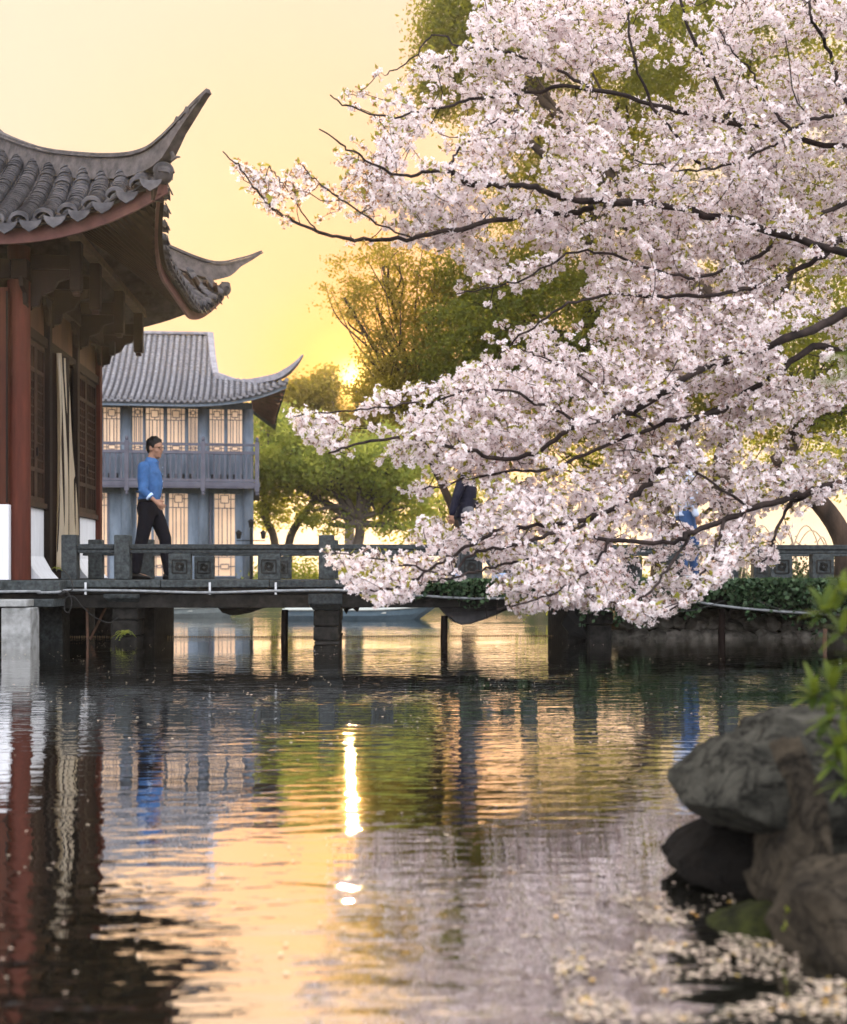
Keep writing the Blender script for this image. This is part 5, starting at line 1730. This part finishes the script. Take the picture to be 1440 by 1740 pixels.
HOLE = [[(757, 828), (812, 820), (810, 868), (770, 885), (752, 880)],
        [(1170, 660), (1230, 655), (1235, 700), (1170, 720)], [(1290, 860), (1400, 850), (1380, 920), (1290, 935)], [(1120, 735), (1160, 730), (1150, 790), (1115, 790)],
        [(755, 436), (800, 462), (880, 492), (990, 462), (1000, 520), (935, 552), (885, 562), (850, 602), (805, 602), (750, 570)]]
NT = 3600
xs_, ys_ = [], []
while len(xs_) < NT:
    x = gc.uniform(375, 1540, 4000); y = gc.uniform(-40, 1065, 4000)
    ok = inpoly(x, y, UP) | inpoly(x, y, LO)
    for h in HOLE: ok &= ~(inpoly(x, y, h) & (gc.random(4000) < .93))
    nzv = np.array([noise.noise(Vector((a * .011, b * .013, 2.5))) for a, b in zip(x, y)])
    keep = ok & (gc.random(4000) < np.clip(.56 + nzv * 1.6, .02, 1))
    thin = (x < 620) & (y < 420)                      # young sparse shoots at the upper left
    keep &= ~thin | (gc.random(4000) < .75)
    xs_ += list(x[keep]); ys_ += list(y[keep])
xs_, ys_ = np.array(xs_[:NT]), np.array(ys_[:NT])
xs_[:45] = gc.uniform(1140, 1205, 45); ys_[:45] = gc.uniform(745, 860, 45)
def proj(p):
    p = np.asarray(p)
    fx_ = p[:, 0] * math.sin(YAW) + p[:, 1] * math.cos(YAW)
    rx_ = p[:, 0] * math.cos(YAW) - p[:, 1] * math.sin(YAW)
    return CX + F * rx_ / fx_, HZ - F * (p[:, 2] - CAMZ) / fx_
NA = np.array([tuple(p) for p in nodes])
npx, npy = proj(NA)
tgt = []
for x, y in zip(xs_, ys_):
    d = np.hypot(npx - x, npy - y)
    k3 = np.argsort(d)[:6]
    j = int(gc.choice(k3))
    tgt.append(tuple(P(x, y, float(np.clip(NA[j, 1] + gc.normal(.36, .30), 5.6, 8.2)))))
tgt = np.array(tgt)
d0 = np.array([np.min(np.linalg.norm(NA - t, axis=1)) for t in tgt])
order = np.argsort(d0)
TN = np.zeros((len(NA) + NT * 6, 3)); TN[:len(NA)] = NA
cnt = len(NA)
TD = np.zeros((len(TN),)); 
twig = MB()
clus, cax, endf = [], [], []
for o_ in order:
    t = tgt[o_]
    d = np.linalg.norm(TN[:cnt] - t, axis=1)
    # prefer to leave the parent from its trunk side (right and below), as real shoots do
    pen = np.where(TN[:cnt, 0] < t[0], .35, 0) + np.where(d < .10, .3, 0)
    j = int(np.argmin(d + pen * d))
    s = Vector(TN[j]); e = Vector(t)
    L = (e - s).length
    if L > 1.3 or L < .02: continue
    dirv = (e - s).normalized()
    side = Vector(gc.normal(size=3)); side = (side - dirv * side.dot(dirv)).normalized()
    mid = s.lerp(e, .5) + side * L * gc.uniform(.05, .16) + Vector((0, 0, -.06 * L))
    flow = Vector((-1, gc.normal(0, .35), .22 if t[2] > 2.2 else -.05))
    ext = (dirv * .55 + flow.normalized() * .75 + Vector(gc.normal(size=3)) * .28).normalized()
    xl = gc.uniform(.08, .24)
    tipx, tipy = proj(np.array([tuple(e + ext * xl)]))
    if not (inpoly(tipx, tipy, UP)[0] or inpoly(tipx, tipy, LO)[0]): xl *= .25
    n_ = 8
    cv = catmull([s, mid, e, e + ext * xl * .5 + Vector((0, 0, .01)), e + ext * xl], n_)
    L += xl
    r0 = .0024 + .0032 * min(1, L)
    twig.tube(cv, list(np.linspace(r0, .0010, n_)), 5)
    for p in cv[2:]:
        TN[cnt] = p; cnt += 1
    # clusters of flowers along the outer part
    step = .050
    m_ = max(2, int(min(L, .44) / step))
    for q in range(m_):
        u = 1 - q * step / L * gc.uniform(.8, 1.2)
        if u < .12: break
        k_ = u * (n_ - 1); i0 = min(int(k_), n_ - 2)
        p = cv[i0].lerp(cv[i0 + 1], k_ - i0)
        clus.append(tuple(p)); cax.append(tuple(dirv)); endf.append(q == 0)
twig.build('twigs', M['bark'], cherry, kind='stuff')
clus = np.array(clus); endf = np.array(endf)
cx_p, cy_p = proj(clus)
okc = inpoly(cx_p, cy_p, UP) | inpoly(cx_p, cy_p, LO)
for h in (HOLE[0], HOLE[-1]): okc &= ~(inpoly(cx_p, cy_p, h) & (gc.random(len(clus)) < .8))
okc |= gc.random(len(clus)) < .22                      # a few stray sprigs beyond the mass
clus, endf, cx_p, cy_p = clus[okc], endf[okc], cx_p[okc], cy_p[okc]
NC = len(clus)
# flowers: 5 cupped petals each
dens = np.where((cx_p < 640) & (cy_p < 430), .5, 1.0)
cnt_f = np.maximum(1, (gc.integers(5, 11, NC) * dens).astype(int))
idx = np.repeat(np.arange(NC), cnt_f)
dirs = gc.normal(size=(len(idx), 3)); dirs /= np.linalg.norm(dirs, axis=1)[:, None]
dirs[:, 2] -= .10
dirs /= np.linalg.norm(dirs, axis=1)[:, None]
fp = clus[idx] + dirs * gc.uniform(.010, .036, len(idx))[:, None]
nf = len(fp)
z_ax = dirs + gc.normal(size=(nf, 3)) * .45
z_ax /= np.linalg.norm(z_ax, axis=1)[:, None]
tmp = gc.normal(size=(nf, 3))
x_ax = tmp - z_ax * np.sum(tmp * z_ax, 1)[:, None]; x_ax /= np.linalg.norm(x_ax, axis=1)[:, None]
y_ax = np.cross(z_ax, x_ax)
size = gc.uniform(.0125, .0175, nf)
cup = gc.uniform(.10, .75, nf)
V_ = np.zeros((nf, 5, 4, 3), np.float32)
for k_ in range(5):
    a = 2 * math.pi * k_ / 5
    for q, (r_, da, zf) in enumerate(((.08, 0, .0), (.80, -.58, .6), (1.18, 0, 1.0), (.80, .58, .6))):
        ca, sa = math.cos(a + da), math.sin(a + da)
        V_[:, k_, q] = fp + size[:, None] * (r_ * (ca * x_ax + sa * y_ax) * (1 - .25 * cup[:, None] * zf) + z_ax * (zf * cup * .8)[:, None])
M['petal'] = mat('cherry_petal', (.90, .835, .85), None, .55, island=.04, transl=.5, tcol=(.93, .84, .85), spec=.2)
npmesh('blossom', V_.reshape(-1, 3), nf * 5, 4, M['petal'], cherry, 'stuff')
# calyx and stalk: a thin wine-coloured sliver from twig to flower, with a dot of stamens
M['calyx'] = mat('calyx', (.34, .20, .15), None, .6, island=.3)
w_ = x_ax * .0016
S_ = np.stack([clus[idx] - w_, clus[idx] + w_, fp + w_ * 1.6 - z_ax * .002, fp - w_ * 1.6 - z_ax * .002], 1)
npmesh('stalks', S_.reshape(-1, 3), nf, 4, M['calyx'], cherry, 'stuff')
ce = fp + z_ax * (size * .10)[:, None]
q_ = (size * .2)[:, None]
C_ = np.stack([ce - x_ax * q_, ce - y_ax * q_, ce + x_ax * q_, ce + y_ax * q_], 1)
M['stamen'] = mat('flower_heart', (.62, .42, .36), None, .6, island=.3)
npmesh('flower_hearts', C_.reshape(-1, 3), nf, 4, M['stamen'], cherry, 'stuff')
# young leaves
li = np.where(gc.random(NC) < np.where(endf, .8, .20))[0]
li = np.repeat(li, 3)
lp_ = clus[li] + gc.normal(size=(len(li), 3)) * .015 + np.array([0, 0, .012])
M['young_leaf'] = mat('young_leaf', (.20, .21, .035), None, .45, island=.3, transl=.5, tcol=(.42, .38, .05))
leaves('young_leaves', lp_, .046, .019, M['young_leaf'], cherry, gc)
# bronze buds on the thin upper-left shoots
bi = np.where((cx_p < 660) & (cy_p < 430))[0]
bi = np.repeat(bi, 4)
bp_ = clus[bi] + gc.normal(size=(len(bi), 3)) * .016
M['bud'] = mat('bud', (.30, .15, .07), None, .5, island=.3, transl=.35, tcol=(.45, .24, .10))
leaves('buds', bp_, .022, .012, M['bud'], cherry, gc)
print('flowers', nf, 'clusters', NC)

# ------------------------------------------------------------------ foreground rocks, shrub and drifting petals
def rock_mat(name, c1, c2, crack=.5, sc=5.0, stretch=(1, 1, 1)):
    """weathered stone: lichen patches, dark veins, coarse relief"""
    m = mat(name, c1, c2, .88, sc, 8, bump=1.0, bscale=sc * 4, bdist=.04, stretch=stretch, lo=.30, hi=.70)
    t = m.node_tree
    n, l = t.nodes.new, t.links.new
    b_ = next(k for k in t.nodes if k.type == 'BSDF_PRINCIPLED')
    mp = next(k for k in t.nodes if k.type == 'MAPPING')
    src = b_.inputs['Base Color'].links[0].from_socket
    nz = n('ShaderNodeTexNoise'); nz.inputs['Scale'].default_value = sc * .9; nz.inputs['Detail'].default_value = 7
    nz.inputs['Distortion'].default_value = .6
    l(mp.outputs[0], nz.inputs['Vector'])
    s1 = n('ShaderNodeMath'); s1.operation = 'SUBTRACT'; l(nz.outputs['Fac'], s1.inputs[0]); s1.inputs[1].default_value = .5
    s2 = n('ShaderNodeMath'); s2.operation = 'ABSOLUTE'; l(s1.outputs[0], s2.inputs[0])
    mr = n('ShaderNodeMapRange'); l(s2.outputs[0], mr.inputs['Value'])
    mr.inputs['From Max'].default_value = .025; mr.inputs['To Min'].default_value = 1 - crack
    mx = n('ShaderNodeMixRGB'); mx.blend_type = 'MULTIPLY'; mx.inputs[0].default_value = 1
    l(src, mx.inputs[1]); l(mr.outputs[0], mx.inputs[2])
    l(mx.outputs[0], b_.inputs['Base Color'])
    bp = n('ShaderNodeBump'); bp.inputs['Strength'].default_value = .8; bp.inputs['Distance'].default_value = .02
    l(mr.outputs[0], bp.inputs['Height'])
    l(b_.inputs['Normal'].links[0].from_socket, bp.inputs['Normal'])
    l(bp.outputs[0], b_.inputs['Normal'])
    return m
M['rock'] = rock_mat('foreground_rock', (.105, .10, .082), (.005, .006, .005), .8, 12, (.8, 1, .8))
M['rock_wet_shade'] = rock_mat('shaded_wet_rock', (.008, .006, .0045), (.003, .0025, .002), .4, 7)  # wet rock with the hollow's shade put into its near-black colour
M['rock_br'] = rock_mat('brown_rock', (.10, .08, .056), (.012, .010, .008), .75, 12, (.8, 1, .9))
M['moss'] = mat('moss', (.030, .034, .008), (.004, .004, .003), .95, 22, bump=1.0, bscale=60, bdist=.01)

def solid(name, outline, Y, depth, m, label, bulge=.06, seed=1, rough_=.02, clip=(.8, .97)):
    """rock from a front outline (photo pixels, clockwise), swollen and roughened, with real depth"""
    import bmesh
    n_ = len(outline)
    pts = catmull([P(x, y, Y) for x, y in outline] + [P(*outline[0], Y)], n_ * 7)[:-1]
    cen = sum(pts, Vector()) / len(pts)
    rings = []
    prof = [(-.10, .15), (-.085, .45), (-.05, .75), (0, .95), (.12, 1.0), (.35, 1.03), (.65, .98), (.9, .8), (1.0, .4)]
    for dd, sc in prof:
        off = Vector((seed * 2.3, seed * .7, 0))
        ring = []
        for p in pts:
            q = cen + (p - cen) * sc
            q = Vector((q.x, Y + (dd if dd > 0 else dd * bulge * 10) * (depth if dd > 0 else 1), q.z))
            ring.append(q)
        rings.append(ring)
    mb = MB().loft(rings)
    me = mb.mesh(name)
    o = bpy.data.objects.new(name, me)
    col.objects.link(o)
    r_ = o.modifiers.new('r', 'REMESH'); r_.mode = 'VOXEL'; r_.voxel_size = .0085
    dg = bpy.context.evaluated_depsgraph_get(); dg.update()
    me2 = bpy.data.meshes.new_from_object(o.evaluated_get(dg))
    bpy.data.objects.remove(o)
    n2 = len(me2.vertices)
    co = np.zeros(n2 * 3, np.float32); me2.vertices.foreach_get('co', co); co = co.reshape(-1, 3)
    nn = np.zeros(n2 * 3, np.float32); me2.vertices.foreach_get('normal', nn); nn = nn.reshape(-1, 3)
    dsp = []
    for c in co:
        v = Vector(c)
        w1 = abs(noise.fractal(Vector((v.x * 4.5, v.y * 4.5, v.z * 3)) + Vector((seed, 0, 0)), .9, 2.1, 4))
        w2 = noise.fractal(v * 12 + Vector((seed, 3, 0)), .6, 2.3, 5)
        st = noise.noise(Vector((v.x * 3, v.y * 3, v.z * 14)) + Vector((0, seed, 0)))          # bedding steps
        dsp.append(1.6 * min(w1, .4) - .6 + .8 * w2 + .7 * (1 if st > .05 else -.4) + .8 * noise.noise(v * 3.2 + Vector((0, seed, 0))))
    dsp = np.array(dsp, np.float32); dsp -= dsp.mean() + .4
    co += nn * (dsp * rough_)[:, None]
    # flat breaks: clip the rock against random planes so that it reads as split stone
    lo_, hi_ = co.min(0), co.max(0)
    ctr, hs_ = (lo_ + hi_) / 2, (hi_ - lo_) / 2
    rr_ = random.Random(seed * 7 + 1)
    for _ in range(20):
        d = np.array([rr_.gauss(-.2, 1), rr_.gauss(-1.0, .8), rr_.gauss(.25, .9)]); d /= np.linalg.norm(d)
        q = ((co - ctr) / hs_) @ d
        ov = np.maximum(0, q - rr_.uniform(*clip) * .94)
        co -= (ov * .96)[:, None] * d * hs_
    fine_ = np.array([noise.fractal(Vector(c) * 22, .6, 2.2, 4) for c in co], np.float32)
    co += nn * (fine_ * .0035)[:, None]
    me2.vertices.foreach_set('co', co.ravel())
    me2.materials.clear(); me2.materials.append(m)
    me2.polygons.foreach_set('use_smooth', [True] * len(me2.polygons))
    me2.update()
    o2 = bpy.data.objects.new(name, me2)
    col.objects.link(o2)
    tag(o2, label, 'rock', 'rocks on the near bank')
    return o2

solid('boulder', [(1200, 1400), (1214, 1358), (1252, 1322), (1305, 1284), (1345, 1254), (1400, 1234), (1560, 1225), (1620, 1330), (1600, 1480), (1420, 1475), (1360, 1440), (1310, 1444), (1255, 1434), (1212, 1422)], 2.75, .55, M['rock'], 'big grey fissured boulder overhanging the water at the right edge', .05, 3, .018, clip=(.80, .97))
solid('boulder', [(1165, 1475), (1185, 1425), (1250, 1405), (1360, 1410), (1420, 1450), (1420, 1540), (1340, 1560), (1270, 1545), (1220, 1530), (1176, 1508)], 2.90, .40, M['rock_wet_shade'], 'dark hollow rock under the overhanging boulder', .03, 5, .014, clip=(.8, .97))
solid('boulder', [(1338, 1300), (1362, 1268), (1420, 1262), (1440, 1330), (1436, 1480), (1420, 1560), (1385, 1615), (1345, 1580), (1300, 1556), (1338, 1490), (1350, 1400)], 2.69, .3, M['rock_br'], 'upright brown rib of rock below the shrub', .03, 7, .009, clip=(.8, .97))
solid('boulder', [(1405, 1515), (1470, 1495), (1600, 1480), (1640, 1720), (1560, 1780), (1420, 1765), (1370, 1700), (1362, 1640), (1382, 1580)], 2.30, .40, M['rock_br'], 'smooth tan slab in the lower right corner', .05, 9, .008, clip=(.68, .9))
solid('boulder', [(1215, 1590), (1260, 1562), (1330, 1555), (1385, 1585), (1380, 1625), (1270, 1630), (1215, 1612)], 2.62, .14, M['moss'], 'small mossy stone at the waterline between the boulder and the slab', .03, 11, .010, clip=(.8, .97))
solid('boulder', [(1400, 1330), (1500, 1320), (1600, 1500), (1480, 1570), (1405, 1545)], 2.85, .5, M['rock'], 'shadowed rock behind the brown rib at the right edge', .03, 13, .016, clip=(.85, .98))

# shrub with whorled leaves leaning in from the right, each leaf its own piece
lf = MB()
rows = []
for u in np.linspace(0, 1, 7):
    wv = .5 * math.sin(math.pi * min(1, u * .9 + .05)) ** .8
    rows.append([(u, -wv * .30, .05 * u * (1 - u) * 4 + .05 * wv), (u, 0, .05 * u * (1 - u) * 4), (u, wv * .30, .05 * u * (1 - u) * 4 + .05 * wv)])
lf.loft(rows, cap=False, closed=False)
lmesh = lf.mesh('leaf', True)
M['shrub_leaf'] = mat('shrub_leaf', (.075, .11, .016), (.05, .08, .014), .5, 30, objvar=.45, transl=.4, tcol=(.20, .25, .03))
lmesh.materials.append(M['shrub_leaf'])
sh = thing('shrub', 'bright green shrub with whorled narrow leaves at the right edge', 'shrub', (1.35, 2.7, .2))
gs = np.random.default_rng(8)
whorls = [(1418, 1040, 2.5, 11), (1450, 1010, 2.5, 10), (1445, 1075, 2.45, 9), (1398, 1182, 2.62, 11), (1430, 1172, 2.55, 11), (1452, 1205, 2.5, 10), (1425, 1225, 2.6, 8), (1440, 1290, 2.5, 11), (1456, 1330, 2.45, 9), (1450, 1262, 2.5, 9), (1462, 640, 2.3, 11), (1470, 600, 2.35, 9), (1475, 1120, 2.5, 9), (1480, 1000, 2.4, 9)]
for (x, y, Yw, n_) in whorls:
    c = P(x - 14, y, Yw)
    root_ = Vector((1.45 + (.1 if y < 800 else 0), Yw + .05, .25))
    MB().tube(catmull([root_, root_.lerp(c, .55) + Vector((.08, 0, .05)), c], 10), list(np.linspace(.010, .004, 10)), 6).build('stem', M['bark'], sh, smooth=True)
    ax = (c - root_).normalized() + Vector((-.5, -.1, .2)); ax.normalize()
    for i in range(n_):
        a = 2 * math.pi * i / n_ + gs.uniform(-.25, .25)
        b1 = ax.orthogonal().normalized(); b2 = ax.cross(b1)
        d = (b1 * math.cos(a) + b2 * math.sin(a) + ax * gs.uniform(.1, .9)).normalized()
        q = d.to_track_quat('X', 'Z')
        L = gs.uniform(.05, .08)
        o = bpy.data.objects.new('leaf', lmesh)
        link(o, sh)
        o.location = c
        o.rotation_mode = 'QUATERNION'; o.rotation_quaternion = q
        o.scale = (L, L, L)
# weeds between the stones
scp = P(1358, 1565, 2.5)
wd = thing('weed', 'tiny bright green weed between the boulder and the slab', 'weed', scp)
leaves('weed_leaves', np.array(scp) + gs.normal(size=(60, 3)) * np.array([.02, .02, .02]), .018, .014, M['leaf_lime'], wd, gs)

# petals floating on the pond
M['float_petal'] = mat('floating_petal', (.36, .29, .225), None, .6, island=.32, spec=.3)
M['lit_petal'] = mat('lit_petal', (.7, .56, .42), None, .6, island=.3)  # the light caught by far petals is put into this lighter colour
M['dead_leaf'] = mat('floating_leaf', (.45, .28, .06), None, .6, island=.4)
def floats(name, label, n_, sampler, m, r0, r1, seed, cat='petals'):
    g = np.random.default_rng(seed)
    p = sampler(g, n_)
    n2 = len(p)
    a = g.uniform(0, 6.28, n2); r_ = g.uniform(r0, r1, n2)
    el_ = g.uniform(.35, .8, n2)
    vs_ = []
    for k_ in range(6):
        t_ = 2 * math.pi * k_ / 6
        lx, ly = np.cos(t_) * r_, np.sin(t_) * r_ * el_
        vs_.append(np.stack([p[:, 0] + lx * np.cos(a) - ly * np.sin(a), p[:, 1] + lx * np.sin(a) + ly * np.cos(a), .0035 + g.uniform(0, .0012, n2)], -1))
    v = np.stack(vs_, 1)
    o = npmesh(name, v.reshape(-1, 3), n2, 6, m, None, 'stuff')
    tag(o, label, cat)
def drift(g, n_):
    out = []
    bands = [(1540, 14, 940, 1250, .16), (1572, 20, 1080, 1290, .2), (1612, 22, 1080, 1330, .3), (1650, 22, 940, 1360, .32), (1722, 24, 960, 1440, .5), (1690, 14, 1300, 1440, .1)]
    wts = np.array([b[4] for b in bands]); wts = wts / wts.sum()
    for b, wt in zip(bands, wts):
        m_ = int(n_ * wt)
        x = g.uniform(b[2], b[3], m_); y = g.normal(b[0], b[1] * .6, m_)
        dd = CAMZ * F / np.maximum(60, y - HZ)
        for a, c in zip(x, dd):
            q = P(a, HZ, c)
            if noise.noise(Vector((q.x * 9, q.y * 7, 1.3))) > .0 + g.normal(0, .12): out.append((q.x, q.y))
    return np.array(out)
floats('drifting_petals', 'drift of pale fallen petals on the water in the lower right', 2600, drift, M['float_petal'], .004, .0085, 51)
floats('drifting_leaves', 'yellow bits of leaf among the drifting petals', 130, drift, M['dead_leaf'], .005, .010, 52)
def scatter(g, n_):
    Yv = 1 / g.uniform(1 / 13.2, 1 / 2.3, n_)
    xv = g.uniform(-20, 1460, n_)
    return np.array([tuple(P(a, HZ, b))[:2] for a, b in zip(xv, Yv)])
floats('scattered_petals', 'lone pale petals scattered over the open pond', 260, scatter, M['float_petal'], .005, .009, 53)
def farsc(g, n_):
    Yv = g.uniform(5.5, 17, n_); xv = g.uniform(0, 1440, n_)
    cl = np.sin(xv * .02) * np.sin(Yv * 1.7 + xv * .004)
    k_ = cl > .1
    return np.array([tuple(P(a, HZ, b))[:2] for a, b in zip(xv[k_], Yv[k_])])
floats('far_petals', 'thin streaks of petals on the water around the bridge', 1500, farsc, M['lit_petal'], .006, .012, 54)
scn.cycles.use_denoising = True

# ------------------------------------------------------------------ evening haze
hzm = bpy.data.materials.new('haze')
hzm.use_nodes = True
hn = hzm.node_tree
hn.nodes.clear()
ho = hn.nodes.new('ShaderNodeOutputMaterial')
hv = hn.nodes.new('ShaderNodeVolumePrincipled')
hv.inputs['Color'].default_value = (.98, .93, .86, 1)
hv.inputs['Density'].default_value = .0007
hv.inputs['Anisotropy'].default_value = .6
hn.links.new(hv.outputs[0], ho.inputs['Volume'])
tag(MB().box(-402, 402, -62, 502, -1.7, 18.5).build('haze', hzm), 'thin warm evening haze over pond and trees', 'haze', kind='stuff')
